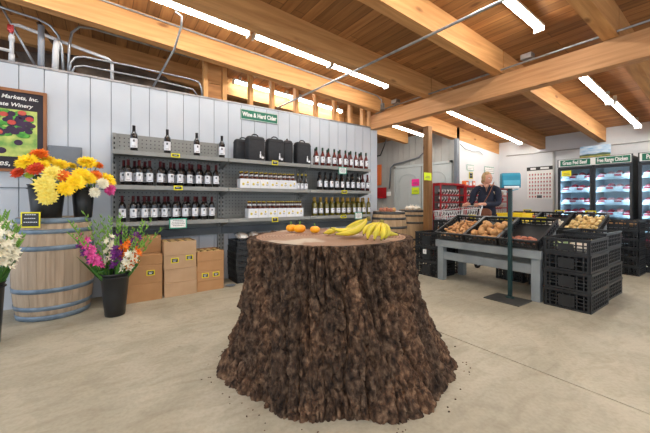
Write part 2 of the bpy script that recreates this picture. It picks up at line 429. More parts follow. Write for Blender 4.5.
# ------------------------------------------------------------------ lights
def tube_light(x0, x1, y, dz=.1, axis='X', label='', grp=None, onz=None):
    xc = (x0+x1)/2; L_ = x1-x0
    z = zb(xc)+.3 if onz is None else onz
    sl = -math.atan((zb(x0)-zb(x1))/(x1-x0)) if onz is None else 0
    t = thing('ceiling_light', label, 'light', (xc, y, z-dz), (0, -sl, 0), grp)
    MB().box(-L_/2, L_/2, -.05, .05, .03, .055).box(-L_/2+.1, -L_/2+.14, -.02, .02, .055, dz-.004).box(L_/2-.14, L_/2-.1, -.02, .02, .055, dz-.004).build('housing', M['fixture'], t)
    MB().prism([(-.029, .03), (-.027, .006), (-.014, -.003), (.014, -.003), (.027, .006), (.029, .03)], -L_/2+.02, L_/2-.02, M=Matrix(((0,0,1,0),(1,0,0,0),(0,1,0,0),(0,0,0,1)))).build('diffuser', M['tube'], t)
    MB().box(-L_/2, -L_/2+.02, -.052, .052, -.02, .05).build('end_cap', M['fixture'], t); MB().box(L_/2-.02, L_/2, -.052, .052, -.02, .05).build('end_cap', M['fixture'], t)
    return t
G = 'fluorescent tube lights under the roof boards'
tube_light(.28, 1.49, 3.78, label='long tube light leftmost in the row above the wine shelves', grp=G)
tube_light(1.54, 2.73, 3.78, label='long tube light second from left above the wine shelves', grp=G)
tube_light(2.75, 3.93, 3.78, label='long tube light third from left, ending near the cross beam', grp=G)
tube_light(5.28, 6.98, 3.68, .15, label='tube light above the snack racks, the half nearer the cross beam', grp=G)
tube_light(7.0, 8.6, 3.68, .15, label='tube light above the snack racks, the half nearer the back wall', grp=G)
tube_light(5.2, 6.78, 1.55, .17, label='tube light above the freezers, the half nearer the cross beam', grp=G)
tube_light(6.8, 8.5, 1.52, .17, label='tube light above the freezers, the half nearer the back wall', grp=G)
tube_light(2.85, 4.02, 1.52, label='bright tube light at the top edge, in front of the cross beam', grp=G)
for x0, y in ((1.55, 1.52), (.3, 1.52), (-1.0, 3.78), (-1.0, 1.52), (.4, -.8), (2.4, -.8), (5.4, -.8), (-1.2, -.8), (.4, -3.1), (2.8, -3.1), (5.4, -3.1), (-1.8, -3.1), (7.2, -.8), (7.2, -3.1)):  # extra unseen fixtures, added to brighten the room
    tube_light(x0, x0+1.22, y, label='added tube light on the ceiling out of view, brightening the room', grp='added fill lights outside the view')
for x0, x1, y, lb in ((1.8, 2.95, 5.3, 'tube light glimpsed between wall studs, left above the wine sign'), (3.0, 4.15, 5.3, 'tube light glimpsed between wall studs, right of the wine sign'), (5.15, 6.45, 4.85, 'tube light just behind the cross beam beside the fir post'),
                      (2.2, 3.4, 7.3, 'tube light deep in the back room behind the wall studs'), (4.8, 6.0, 6.3, 'tube light low in the back room left of the doors')):
    tube_light(x0, x1, y, .26 if y == 4.85 else .12, label=lb, grp='tube lights of the back room')

# ------------------------------------------------------------------ pipes and conduits over the wine wall
def arc_pts(c, r, a0, a1, k, plane='xz'):
    return [(c[0]+r*math.cos(a0+(a1-a0)*i/k), c[1], c[2]+r*math.sin(a0+(a1-a0)*i/k)) for i in range(k+1)]
def pipe(name, path, r, m, label, cat='pipe', seg=8):
    o = MB().tube([Vector(p)-Vector(path[0]) for p in path], r, seg).build(name, m, loc=path[0]); return tag(o, label, cat)
pipe('conduit', [(-1.3,4.72,3.26), (-.8,4.72,3.2), (-.6,4.72,3.18), (-.5,4.72,3.14), (-.43,4.72,3.05), (-.40,4.72,2.92), (-.385,4.72,2.64)], .014, M['steel'], 'steel conduit bending down to the wall top, left of the arched one', 'pipe')
pipe('conduit', [(-.34,4.72,2.64), (-.335,4.72,2.95), (-.31,4.72,3.12), (-.24,4.72,3.21), (-.12,4.72,3.23), (.3,4.72,3.21), (1.1,4.72,3.17)], .014, M['steel'], 'steel conduit arching up and running right under the roof boards', 'pipe')
pipe('rail_tube', [(-.33,4.70,2.64), (-.32,4.70,2.76), (-.28,4.70,2.83), (-.2,4.70,2.86), (.3,4.70,2.87), (1.0,4.70,2.86), (1.1,4.70,2.84), (1.14,4.70,2.77), (1.15,4.70,2.64)], .013, M['steel'], 'upper bent steel rail standing on the wall top', 'rail')
pipe('rail_tube', [(-.31,4.69,2.64), (-.28,4.69,2.72), (-.2,4.69,2.75), (.5,4.69,2.75), (1.02,4.69,2.72), (1.08,4.69,2.64)], .012, M['steel'], 'lower bent steel rail just over the wall top', 'rail')
pv = thing('water_pipe', 'white plastic water pipe with a red valve rising from the wall', 'pipe', (-.82,4.74,2.64))
MB().tube([(0,0,0), (0,0,.38), (.01,0,.42), (.05,0,.43), (.86,0,.27), (.9,0,.24), (.9,0,0)], .019, 10).lathe([(.026,.24),(.026,.30)], 10).lathe([(.026,.02),(.026,.1)], 10).tube([(0,0,.13),(-.5,0,.17)], .017).build('pipe_run', M['pvc'], pv)
MB().cbox(0,-.03,.34,.03,.05,.05).cbox(0,-.05,.36,.05,.015,.07).build('valve', M['red'], pv)
pipe('drain_pipe', [(-.58,4.73,2.64), (-.58,4.73,3.12)], .03, M['pvc_grey'], 'thick grey drain pipe standing on the wall beside the red valve', 'pipe', 12)
pipe('drain_pipe', [(-.46,4.73,2.64), (-.455,4.73,2.86), (-.44,4.73,3.0)], .032, M['pvc'], 'short stained white drain pipe right of the grey one', 'pipe', 12)
pipe('brace_rod', [(-.98,4.8,3.4), (-.62,4.8,2.64)], .012, M['steel'], 'slanting steel rod at the far left above the poster', 'rod')
pipe('brace_rod', [(-.62,4.85,3.2), (-.25,4.85,2.66)], .022, M['darkboard'], 'slanting dark brace behind the grey drain pipe', 'rod')
tag(MB().ball((0,0,0), (1.0,.16,.24), 24, 12, fn=lambda d: 1+.25*noise.noise(d*5)).build('insulation_roll', M['cloth_dark'], loc=(.1,5.2,2.8)), 'dark lumpy insulation lying behind the wall top', 'insulation')
pipe('brace_rod', [(.52,4.6,2.63), (.70,4.2,3.0), (.74,3.98,3.2), (.73,3.92,3.28), (.66,3.9,3.30)], .013, M['steel'], 'bent conduit dropping diagonally from the roof to the wall top', 'pipe')
pipe('conduit', [(-4,4.285,3.60-.0), (-.03,4.285,zb(-.03)+.27), (4.2,4.285,zb(4.2)+.27), (4.28,4.25,3.05), (4.28,4.24,2.9)], .012, M['steel'], 'thin steel conduit along the top of the left joist', 'pipe')
pipe('conduit', [(2.3,4.64,2.66), (2.3,2.0,2.59), (2.3,-.2,2.53), (2.3,-4,2.43)], .012, M['steel'], 'straight steel conduit crossing the room high in front of the cross beam', 'pipe')
pipe('conduit', [(4.29,4.3,2.87), (4.28,1.5,2.88), (4.27,-4,2.88)], .012, M['steel'], 'steel conduit running along the top edge of the cross beam', 'pipe')
for y, lb in ((3.9, 'left'), (1.75, 'right')):
    tag(MB().box(-.05,.05,-.06,.06,0,.06).build('junction_box', M['steel'], loc=(4.28,y,2.9)), 'metal junction box on the cross beam conduit, the one further %s' % lb, 'junction box')
pipe('cable', [(XB-.02,4.1,2.35), (XB-.02,3.2,2.34), (XB-.02,2.0,2.335), (XB-.02,-3,2.33)], .012, M['grey_wall'], 'grey cable strip running level across the back wall', 'cable')
pipe('cable', [(6.9,4.27,2.5), (7.1,4.26,2.40), (7.4,4.26,2.37), (7.7,4.26,2.40), (7.9,4.27,2.34)], .01, M['steel'], 'drooping cable below the joist on the white wall', 'cable')
pipe('conduit', [(6.76,5.2,2.55), (6.76,5.2,2.4), (6.76,5.35,2.3), (6.76,5.9,2.22), (6.76,6.2,2.2), (6.76,6.35,2.1), (6.76,6.4,1.5)], .018, M['panel'], 'grey conduit curving over the left door', 'pipe')
pipe('conduit', [(5.5,5.3,2.62), (5.6,5.5,2.45), (5.7,5.7,2.3), (5.8,6.4,2.3)], .015, M['black'], 'dark hanging cable behind the end of the wine wall', 'cable')

# ------------------------------------------------------------------ wine shelving
SH = [(1.73, 'top'), (1.33, 'middle'), (.905, 'bottom')]
def shelving(x0, x1, label, ztop, first=False):
    t = thing('store_shelving', label, 'shelving', (x0, 0, 0), 0, None)
    W = x1-x0-.004
    up = (0, W) if first else (W,)
    for u in (0, W-.04):
        b = MB(); b.box(u, u+.04, 4.60, 4.645, 0, ztop)
        z = .1
        while z < ztop-.05:
            b.box(u+.012, u+.028, 4.597, 4.6005, z, z+.03, 1); z += .06
        b.build('upright', [M['shelf'], M['hole']], t)
    pb = MB(); pb.box(.04, W-.04, 4.625, 4.64, .78, ztop)
    z = .96
    while z < ztop-.03:
        x = .07
        while x < W-.06:
            pb.box(x, x+.012, 4.6235, 4.6255, z, z+.012, 1); x += .048
        z += .048
    pb.build('pegboard', [M['peg'], M['hole']], t)
    for z, nm in SH:
        s = MB(); s.box(0, W, 4.27, 4.622, z-.03, z).box(0, W, 4.25, 4.27, z-.045, z+.004)
        sh = s.build('shelf', M['shelf'], t)
        for u in (.004, W-.008):
          br = MB(); br.add([(u,4.6,z-.03),(u,4.3,z-.03),(u,4.3,z-.055),(u,4.6,z-.12),(u+.004,4.6,z-.03),(u+.004,4.3,z-.03),(u+.004,4.3,z-.055),(u+.004,4.6,z-.12)], [(0,1,2,3),(7,6,5,4),(0,4,5,1),(1,5,6,2),(2,6,7,3),(3,7,4,0)])
          br.build('shelf_bracket', M['shelf'], sh)
    MB().box(0, W, 4.56, 4.6, .68, .78).build('base_rail', M['shelf_dark'], t)
    return t
shelving(.08, 1.385, 'grey metal shelving bay nearest the barrel, with tall pegboard back', 1.98)
shelving(1.39, 2.70, 'grey metal shelving bay in the middle, carrying black bottle bags', 1.72)
shelving(2.705, 4.01, 'grey metal shelving bay at the right end beside the oak barrels', 1.72)

def bottle(name, label, glass, foil, lab, prof, labz, fz, r, detail=None, group=None):
    t = thing(name, label, 'bottle', group=group)
    MB().lathe(prof, 14).build('glass_body', glass, t)
    lb = MB()
    vs = []; fs = []; k = 12
    for i in range(k+1):
        a = -PI/2 - 1.25 + 2.5*i/k
        for z in labz: vs.append(((r+.0012)*math.cos(a), (r+.0012)*math.sin(a), z))
    lb.add(vs, [(2*i, 2*i+2, 2*i+3, 2*i+1) for i in range(k)], 0, True)
    q = len(lb.v); vs = []
    for i in range(5):
        a = -PI/2 - .25 + .5*i/4
        for z in (labz[0]+(labz[1]-labz[0])*.62, labz[1]-.014): vs.append(((r+.002)*math.cos(a), (r+.002)*math.sin(a), z))
    lb.add(vs, [(2*i, 2*i+2, 2*i+3, 2*i+1) for i in range(4)], 1, True)
    vs = []
    for i in range(5):
        a = -PI/2 - .5 + 1.0*i/4
        for z in (labz[0]+.012, labz[0]+.018): vs.append(((r+.002)*math.cos(a), (r+.002)*math.sin(a), z))
    lb.add(vs, [(2*i, 2*i+2, 2*i+3, 2*i+1) for i in range(4)], 1, True)
    lb.build('bottle_label', [lab, M['ink']], t)
    MB().lathe([(.0165, fz), (.0160, .295), (.0172, .296), (.0172, .305), (.015, .306)], 12).build('foil_capsule', foil, t)
    return Proto(t)
BORD = [(.034,0),(.0375,.004),(.0375,.19),(.034,.207),(.022,.226),(.0155,.24),(.0145,.30)]
FLAT = [(.034,0),(.0375,.004),(.0375,.165),(.03,.195),(.0185,.222),(.0155,.245),(.0145,.30)]
P_red = bottle('wine_bottle', 'w', M['bottle_dark'], M['foil_red'], M['label'], BORD, (.05,.155), .225, .0375)
P_blk = bottle('wine_bottle', 'w', M['bottle_dark'], M['foil_black'], M['label'], BORD, (.05,.155), .225, .0375)
P_rose = bottle('cider_bottle', 'w', M['bottle_rose'], M['foil_green'], M['label'], FLAT, (.055,.155), .25, .0375)
P_mid = bottle('cider_bottle', 'w', M['bottle_dark'], M['foil_black'], M['label'], FLAT, (.055,.155), .25, .0375)
P_mred = bottle('wine_bottle', 'w', M['bottle_red'], M['foil_red'], M['label'], FLAT, (.055,.155), .25, .0375)
P_wht = bottle('wine_bottle', 'w', M['bottle_olive'], M['foil_gold'], M['label'], BORD, (.045,.125), .22, .0375)
def jit(a=.006): return rnd.uniform(-a, a)
for i, x in enumerate((.29, .65, 1.0, 1.33)):
    P_blk.put((x, 4.38, 1.7305), jit(.3), 'black-capped wine bottle on the left top shelf, %s of four from the left' % ORD[i+1], 'wine bottles alone on the left top shelf', scale=1.04)
for nm, z, xs, xb in (('middle', 1.3305, (.23,.34,.45,.565,.68,.79,.90,1.015,1.13,1.24), (.19,.30,.41,.62,.74,.85,.96,1.07,1.18)),
                  ('bottom', .9055, (.17,.28,.395,.50,.615,.735,.85,.965,1.075,1.185), (.34,.45,.56,.67,.79,.91,1.02,1.13))):
    for i, x in enumerate(xs):
        P_red.put((x, 4.34+jit(), z), jit(.35), 'red-capped wine bottle, %s from left in front on the left bay %s shelf' % (ORD[i+1], nm), 'red wine bottles in front on the left bay %s shelf' % nm)
    for i, x in enumerate(xb):
        P_red.put((x, 4.45+jit(), z), jit(.35), 'red-capped wine bottle, %s from left in the rear row on the left %s shelf' % (ORD[i+1], nm), 'red wine bottles in the rear row on the left bay %s shelf' % nm)
for nm, z, pr, xs, what in (('top', 1.7305, P_rose, [2.86+.122*i for i in range(10)], 'amber cider bottle with green cap'),
                  ('middle', 1.3305, P_mid, [2.93+.118*i for i in range(10)], 'dark square-shouldered bottle with white label'),
                  ('bottom', .9055, P_wht, [2.83+.119*i for i in range(11)], 'olive white wine bottle with gold cap')):
    for i, x in enumerate(xs):
        p = P_mred if (nm == 'middle' and i >= 8) else pr
        wh = 'dark red bottle with red cap' if p is P_mred else what
        p.put((x, 4.33+jit(), z), jit(.3), '%s, %s from left, front row, right bay %s shelf' % (wh, ORD[i+1], nm), 'front row bottles on the right bay %s shelf' % nm)
    for i, x in enumerate([q+.06 for j, q in enumerate(xs[:-1]) if j % 2 == 0 or nm == 'bottom']):
        if 1:
            pr.put((x, 4.45+jit(), z), jit(.3), '%s, %s from left, rear row, right bay %s shelf' % (what, ORD[i+1], nm), 'rear row bottles on the right bay %s shelf' % nm)

# white bottle carriers with brown bottles
def small_bottle():
    t = thing('cider_bottle', 'x', 'bottle')
    MB().lathe([(.028,0),(.0305,.004),(.0305,.12),(.026,.145),(.0145,.185),(.0125,.225)], 12).build('glass_body', M['bottle_brown'], t)
    MB().lathe([(.0145,.2245),(.0148,.236),(.012,.238)], 12).build('cap', M['cap_yellow'], t)
    MB().lathe([(.0172,.176),(.0140,.200)], 12, cap=False).build('neck_label', M['label'], t)
    return t
def carrier():
    t = thing('bottle_carrier', 'x', 'carton')
    W, D, H = .148, .14, .135
    b = MB(); b.box(0, W, 0, .003, 0, H).box(0, W, D-.003, D, 0, H).box(0, .003, .003, D-.003, 0, H).box(W-.003, W, .003, D-.003, 0, H).box(.003, W-.003, .003, D-.003, 0, .003)
    b.box(.003, W-.003, D/2-.0015, D/2+.0015, .003, H)
    b.build('carton_walls', M['carton'], t)
    l = MB(); l.ball((W*.3, -.001, .06), (.018, .001, .018), 10, 6, 0).box(W*.62, W*.8, -.0012, 0, .045, .05, 1).box(W*.58, W*.86, -.0012, 0, .055, .06, 1).ball((W*.74, -.001, .085), (.014,.001,.014), 10, 6, 0)
    l.build('printed_emblem', [M['cap_yellow'], M['ink']], t)
    return t
PC = Proto(carrier()); PS = Proto(small_bottle())
def carr_row(z, xs, nm):
    for i, x in enumerate(xs):
        PC.put((x, 4.29, z), 0, 'white bottle carton, %s from the left on the middle bay %s shelf' % (ORD[i+1], nm), 'white cartons on the middle bay %s shelf' % nm)
        for j in (0, 1):
            for k in (0, 1):
                PS.put((x+.038+.072*j, 4.29+.036+.068*k, z+.0035), 0, 'brown bottle with yellow cap, %s %s in %s carton of the %s shelf' % (('front', 'rear')[k], ('left', 'right')[j], ORD[i+1], nm), 'brown bottles standing in the white cartons')
carr_row(1.3305, [1.56+.151*i for i in range(6)], 'middle')
carr_row(.9055, [1.68+.152*i for i in range(6)], 'bottom')
P_clr = bottle('cider_bottle', 'w', M['bottle_dark'], M['cap_yellow'], M['label'], [(.028,0),(.0305,.004),(.0305,.14),(.02,.18),(.0135,.21),(.0125,.285)], (.01,.12), .272, .0305)
for i in range(3):
    P_clr.put((2.51+.073*i, 4.33, 1.3305), 0, 'slim bottle with tall white label, %s from left beside the middle shelf cartons' % ORD[i+1], 'slim white-labelled bottles on the middle bay', scale=(1,1,.82))

# soft black bottle bags
def bottle_bag():
    t = thing('bottle_bag', 'x', 'bag')
    W, D, H = .27, .16, .33
    b = MB()
    def rr(w, d, r, k=5):
        pts = []
        for (sx, sy, a0) in ((1,1,0), (-1,1,PI/2), (-1,-1,PI), (1,-1,1.5*PI)):
            for i in range(k+1):
                a = a0+PI/2*i/k; pts.append((sx*(w/2-r)+r*math.cos(a), sy*(d/2-r)+r*math.sin(a)))
        return pts
    base = rr(W, D, .03); nn = len(base)
    lv = [(0, .94, .94), (.012, 1, 1), (.15, 1.01, 1.03), (.29, .99, .98), (.32, .93, .86), (.333, .82, .6)]
    vs = [(x*sx, y*sy, z) for z, sx, sy in lv for x, y in base]
    fs = [(i*nn+k, i*nn+(k+1)%nn, (i+1)*nn+(k+1)%nn, (i+1)*nn+k) for i in range(len(lv)-1) for k in range(nn)]
    fs += [tuple(reversed(range(nn))), tuple((len(lv)-1)*nn+k for k in range(nn))]
    b.add(vs, fs, 0, True); b.build('bag_body', M['nylon'], t)
    MB().tube([(-.055,0,.325), (-.045,0,.352), (-.02,0,.366), (.02,0,.366), (.045,0,.352), (.055,0,.325)], .009, 8).build('handle', M['nylon'], t)
    MB().tube([(x*1.012, y*1.02, .2865) for x, y in base+base[:1]], .003, 5).build('zipper', M['black'], t)
    l = MB(); y = -D/2*1.045
    l.prism([(-.012,0),(.012,0),(.012,.04),(.006,.055),(.006,.085),(-.006,.085),(-.006,.055),(-.012,.04)], 0, .004, M=Matrix.Translation((.05,y+.002,.045)) @ Matrix.Rotation(PI/2,4,'X'))
    l.prism([(0,0),(.03,0),(.038,.03),(.024,.02),(.016,.042),(.008,.02),(-.006,.03)], 0, .004, M=Matrix.Translation((.07,y+.002,.035)) @ Matrix.Rotation(PI/2,4,'X'))
    l.build('bottle_emblem', M['label'], t)
    return t
PB = Proto(bottle_bag())
for x, y, r, lb in ((1.81, 4.37, .06, 'black soft bottle bag leftmost in front on the top shelf'), (1.69, 4.53, .02, 'black soft bottle bag partly hidden behind the leftmost one'), (2.13, 4.38, -.04, 'black soft bottle bag second from left on the top shelf'),
                    (2.36, 4.41, 1.25, 'black bottle bag turned sideways in the middle of the row'), (2.42, 4.56, 1.5, 'black bottle bag tucked at the back before the last one'), (2.62, 4.38, .03, 'black soft bottle bag rightmost, next to the amber cider bottles')):
    s = 1.08 if y < 4.5 else .98
    PB.put((x, y, 1.7305), r, lb, 'black soft bottle bags on the middle top shelf', scale=(.98 if r < 1 else .8, .8 if y > 4.5 else .95, s))

# price tags
def card(name, w, h, border, face, label, loc, facing, lines=3, ink=None, cat='price tag', group=None, tilt=0):
    b = MB(); b.box(-w/2, w/2, 0, .004, -h/2, h/2, 0).box(-w/2+.012, w/2-.012, -.001, .0005, -h/2+.012, h/2-.012, 1)
    for i in range(lines):
        z = h/2-.024-(h-.04)*i/max(lines, 1); ww = (w-.05)*(.8+.2*((i*37) % 3)/2)
        k = -ww/2
        while k < ww/2-.006:
            l_ = .008+.008*rnd.random(); b.box(k, min(k+l_, ww/2), -.0018, -.0009, z-.004, z+.004, 2); k += l_+.005
    o = b.build(name, [border, face, ink or M['label']], loc=loc, rot=(tilt, 0, facing)); return tag(o, label, cat, group)
Y_ = 4.238
for x, z, w_, h_, k, lb in ((.72,1.712,.10,.05,0,'small yellow-edged price tag on the left bay top shelf'), (.75,1.312,.10,.055,0,'small yellow-edged price tag on the left bay middle shelf'), (.75,.872,.20,.125,1,'green-edged white card hanging under the left bay bottom shelf'),
                        (2.07,1.715,.10,.065,0,'yellow-edged price tag under the black bottle bags'), (3.34,1.67,.17,.12,1,'green-edged white card under the amber cider bottles'), (3.38,1.305,.12,.055,0,'yellow-edged price tag on the right bay middle shelf'),
                        (2.07,.875,.10,.07,0,'yellow-edged price tag on the middle bay bottom shelf'), (3.36,.885,.12,.055,0,'yellow-edged price tag on the right bay bottom shelf'), (3.70,.89,.17,.12,1,'green-edged white card on the right bay bottom shelf')):
    if k: card('shelf_card', w_, h_, M['teal'], M['white'], lb, (x, Y_, z), 0, 4, M['ink'], 'sign')
    else: card('price_tag', w_, h_, M['yellow'], M['tagblack'], lb, (x, Y_, z), 0, 1)

# wine sign, hanging board
sg = thing('wine_sign', 'green sign reading Wine and Hard Cider on the wine wall', 'sign', (2.0, 4.634, 2.475), (0, .0, 0))
MB().box(-.31, .31, 0, .015, -.08, .08, 0).box(-.305, .305, -.001, .001, -.076, -.070, 1).box(-.305, .305, -.001, .001, .070, .076, 1).box(-.31, -.303, -.001, .001, -.08, .08, 1).box(.303, .31, -.001, .001, -.08, .08, 1).build('board', [M['green'], M['white']], sg)
text('Wine & Hard Cider', .092, M['white'], sg, (0, -.002, 0), FACE_NY, bold=.0026, squash=.76)

# framed winery poster
ps = thing('framed_poster', 'framed winery poster with painted grapes hanging behind the yellow flowers', 'poster', (-1.02, 4.614, 1.46))
fb = MB(); fb.box(-.5, .5, 0, .03, 0, .03).box(-.5, .5, 0, .03, .85, .88).box(-.5, -.47, 0, .03, .03, .85).box(.47, .5, 0, .03, .03, .85)
fb.build('frame', M['frame'], ps)
MB().box(-.47, .47, .012, .028, .03, .85).build('backing_board', M['chalk'], ps)
MB().box(-.42, .42, .008, .013, .16, .66).build('painted_field', M['grass'], ps)
gp = MB()
r2 = random.Random(3)
for i in range(80):
    gx = r2.uniform(-.40, .38); gz = .66 - abs(r2.gauss(0, .15+.12*(gx < .2))) - .03
    gz = max(.22, gz); gp.ball((gx, .007, gz), (r2.uniform(.028,.042), .0015, r2.uniform(.024,.034)), 10, 5)
gp.build('painted_grapes', M['grape'], ps)
rp = MB()
for gx, gz in ((.30,.63),(.16,.60),(.22,.52),(.08,.50),(.02,.60),(-.05,.44),(.12,.41),(.0,.32),(.36,.57)): rp.ball((gx, .005, gz), (.036, .0015, .026), 10, 5)
rp.build('painted_plums', M['plum'], ps)
lf = MB()
for i in range(60):
    gx = r2.uniform(-.4, .38); gz = r2.uniform(.36, .64); lf.ball((gx, .0075, gz), (r2.uniform(.03,.06), .001, r2.uniform(.02,.04)), 7, 4)
lf.build('painted_leaves', M['foliage'], ps)
text('Provence Markets, Inc.'[3:], .056, M['white'], ps, (.43, .009, .79), FACE_NY, ax='RIGHT', bold=.001, ital=.25)
text('Estate Winery', .056, M['white'], ps, (.38, .009, .71), FACE_NY, ax='RIGHT', bold=.001, ital=.25)
text('Wines, Cider', .085, M['white'], ps, (.43, .009, .09), FACE_NY, ax='RIGHT', bold=.001, ital=.25)

ep = thing('electric_panel', 'grey electrical box on the wall behind the yellow flowers', 'electrical box', (-.36, 4.604, 1.30))
MB().box(-.15, .15, 0, .04, 0, .47).build('box', M['panel'], ep, bevel=.006)
MB().box(-.13, .13, -.008, 0, .02, .45).build('cover', M['panel'], ep, bevel=.004)
MB().box(.10, .12, -.014, -.008, .2, .25).build('latch', M['shelf_dark'], ep)

# ------------------------------------------------------------------ cardboard wine boxes
def wbox(w, d, h, m, open_top=False, tabs=0):
    t = thing('cardboard_box', 'x', 'box')
    b = MB()
    if open_top:
        b.box(0, w, 0, .006, 0, h).box(0, w, d-.006, d, 0, h).box(0, .006, .006, d-.006, 0, h).box(w-.006, w, .006, d-.006, 0, h).box(.006, w-.006, .006, d-.006, 0, .006)
        b.build('carton', m, t, bevel=.002)
        g_ = MB()
        for i in range(1, 4): g_.box(w*i/4-.002, w*i/4+.002, .006, d-.006, .006, h-.02)
        for i in range(1, 3): g_.box(.006, w-.006, d*i/3-.002, d*i/3+.002, .006, h-.02)
        g_.build('divider', M['cardboard_dk'], t)
        l = MB()
        for i in range(4):
            for j in range(3): l.ball((w*(i+.5)/4, d*(j+.5)/3, h-.022), (.034,.034,.02), 8, 5)
        l.build('packed_cap', M['squash'], t)
    else:
        b.box(0, w, 0, d, 0, h); b.build('carton', m, t, bevel=.003)
        MB().box(0.002, w-.002, d/2-.025, d/2+.025, h-.0005, h+.0012).box(w-.001, w+.0012, d/2-.025, d/2+.025, h-.05, h+.001).build('tape', M['cardboard_dk'], t)
    for cx, z in (tabs or []):
        s = MB(); s.box(cx-.042, cx+.042, -.003, .0, z-.03, z+.03, 0).box(cx-.032, cx+.032, -.004, -.002, z-.021, z+.021, 1)
        s.box(cx-.022, cx+.02, -.005, -.003, z+.004, z+.010, 2).box(cx-.018, cx+.012, -.005, -.003, z-.012, z-.004, 2)
        s.build('sticker', [M['yellow'], M['tagblack'], M['label']], t)
    return t
def stack(x0, y0, w, d, hs, m, name, opens=True, tabs={}, rot=0, flaps=False):
    z = 0
    for i, h in enumerate(hs):
        last = i == len(hs)-1
        t = wbox(w, d, h-.002, m, open_top=last and opens, tabs=tabs.get(i))
        t.location = (x0+jit(.004), y0+jit(.006), z); t.rotation_euler = (0, 0, rot+jit(.008))
        pos = 'topmost open' if last else ('lowest' if i == 0 else ORD[i+1]+' from the floor')
        t['label'] = 'brown cardboard box in the %s stack by the wall, %s' % (name, pos); t['group'] = 'cardboard wine boxes below the shelves'
        z += h
stack(.10, 4.14, .46, .36, [.20, .21, .12], M['cardboard'], 'left', opens=False, tabs={1: [(.34, .12)]})
t = wbox(.33, .18, .2, M['cardboard'], open_top=True); t.location = (.235, 4.29, .533); t['label'] = 'open brown carton of wrapped goods atop the left box stack'
stack(.58, 4.15, .365, .36, [.168, .165, .165, .165], M['cardboard_lt'], 'middle', tabs={2: [(.12, .1), (.285, .12)]})
stack(.955, 4.17, .335, .36, [.13, .125, .13, .12], M['cardboard'], 'right', tabs={1: [(.10, .07), (.235, .07)]})

# ------------------------------------------------------------------ black plastic crates
CRM = {}
def crate_meshes(Lx, Wy, H):
    """latticed crate: origin at the near left bottom corner"""
    key = (Lx, Wy, H)
    if key in CRM: return CRM[key]
    T = .014
    def wall(L_, plate):
        b = MB()
        b.box(0, L_, 0, T, H-.03, H).box(0, L_, 0, T, 0, .022).box(0, .03, 0, T, .022, H-.03).box(L_-.03, L_, 0, T, .022, H-.03)
        b.box(0, L_, -.006, 0, H-.016, H)
        k = max(4, int(L_/.055)); 
        for i in range(1, k):
            x = L_*i/k; b.box(x-.006, x+.006, -.004, T-.004, .022, H-.03)
        nz = max(1, int(H/.065))
        for i in range(1, nz+1):
            z = .022+(H-.052)*i/(nz+1); b.box(.03, L_-.03, 0, T-.006, z-.006, z+.006)
        if plate: b.box(L_*.33, L_*.67, -.005, T-.002, .03, H-.05)
        return b
    out = dict(f=wall(Wy, True), s=wall(Lx, False), Lx=Lx, Wy=Wy, H=H)
    CRM[key] = out; return out
def crate(Lx=.6, Wy=.42, H=.2, label='x', group=None):
    t = thing('produce_crate', label, 'crate', group=group)
    c = crate_meshes(Lx, Wy, H); m = M['crate']
    b = MB(); b.box(.01, Lx-.01, .01, Wy-.01, .004, .012)
    for i in range(1, 6): b.box(Lx*i/6-.008, Lx*i/6+.008, .01, Wy-.01, 0, .004)
    b.build('floor_panel', m, t)
    for nm, key, mt in (('end_panel', 'f', Matrix.Translation((0, Wy, 0)) @ Matrix.Rotation(-PI/2, 4, 'Z')), ('end_panel', 'f', Matrix.Translation((Lx, 0, 0)) @ Matrix.Rotation(PI/2, 4, 'Z')),
                        ('side_panel', 's', Matrix.Identity(4)), ('side_panel', 's', Matrix.Translation((Lx, Wy, 0)) @ Matrix.Rotation(PI, 4, 'Z'))):
        s = c[key]; q = MB(); q.v = [tuple(mt @ Vector(p)) for p in s.v]; q.f = s.f; q.mi = s.mi; q.sm = s.sm
        q.build(nm, m, t)
    return t
PCR = {}
def put_crate(loc, rot, label, group, H=.2, Lx=.6, Wy=.42):
    k = (Lx, Wy, H)
    if k not in PCR: PCR[k] = Proto(crate(Lx, Wy, H))
    return PCR[k].put(loc, rot, label, group)
def crate_stack(x, y, hs, name, Lx=.6, Wy=.42, rot=0, z=0):
    for i, h in enumerate(hs):
        pos = 'topmost' if i == len(hs)-1 else ('lowest' if i == 0 else ORD[i+1]+' from the bottom')
        put_crate((x+jit(.006), y+jit(.004), z), rot+jit(.01), 'black crate, %s, in the %s' % (pos, name), 'black crates of the '+name, h-.002, Lx, Wy)
        z += h
    return z
# stack under the shelves, beside the boxes
zt = crate_stack(1.50, 4.28, [.085]*7, 'low stack under the shelves', .62, .36)
# right of the grey table, foreground
crate_stack(4.03, 1.065, [.205, .20, .19, .155], 'nearest stack right of the table', .6, .42)
crate_stack(4.70, 1.10, [.2, .2, .2, .18], 'stack just behind the nearest one', .6, .42)
crate_stack(6.66, 1.18, [.14]*6, 'stack before the freezers', .42, .6)
crate_stack(7.14, .80, [.14]*6, 'stack at the right edge', .42, .6)
# left end of the table
crate_stack(4.06, 2.87, [.225, .225, .22], 'stack left of the table', .42, .42)
MB_ = card('crate_label', .06, .07, M['white'], M['white'], 'white paper label on the crate stack left of the table', (4.05, 3.10, .37), -PI/2, 2, M['ink'], 'label')

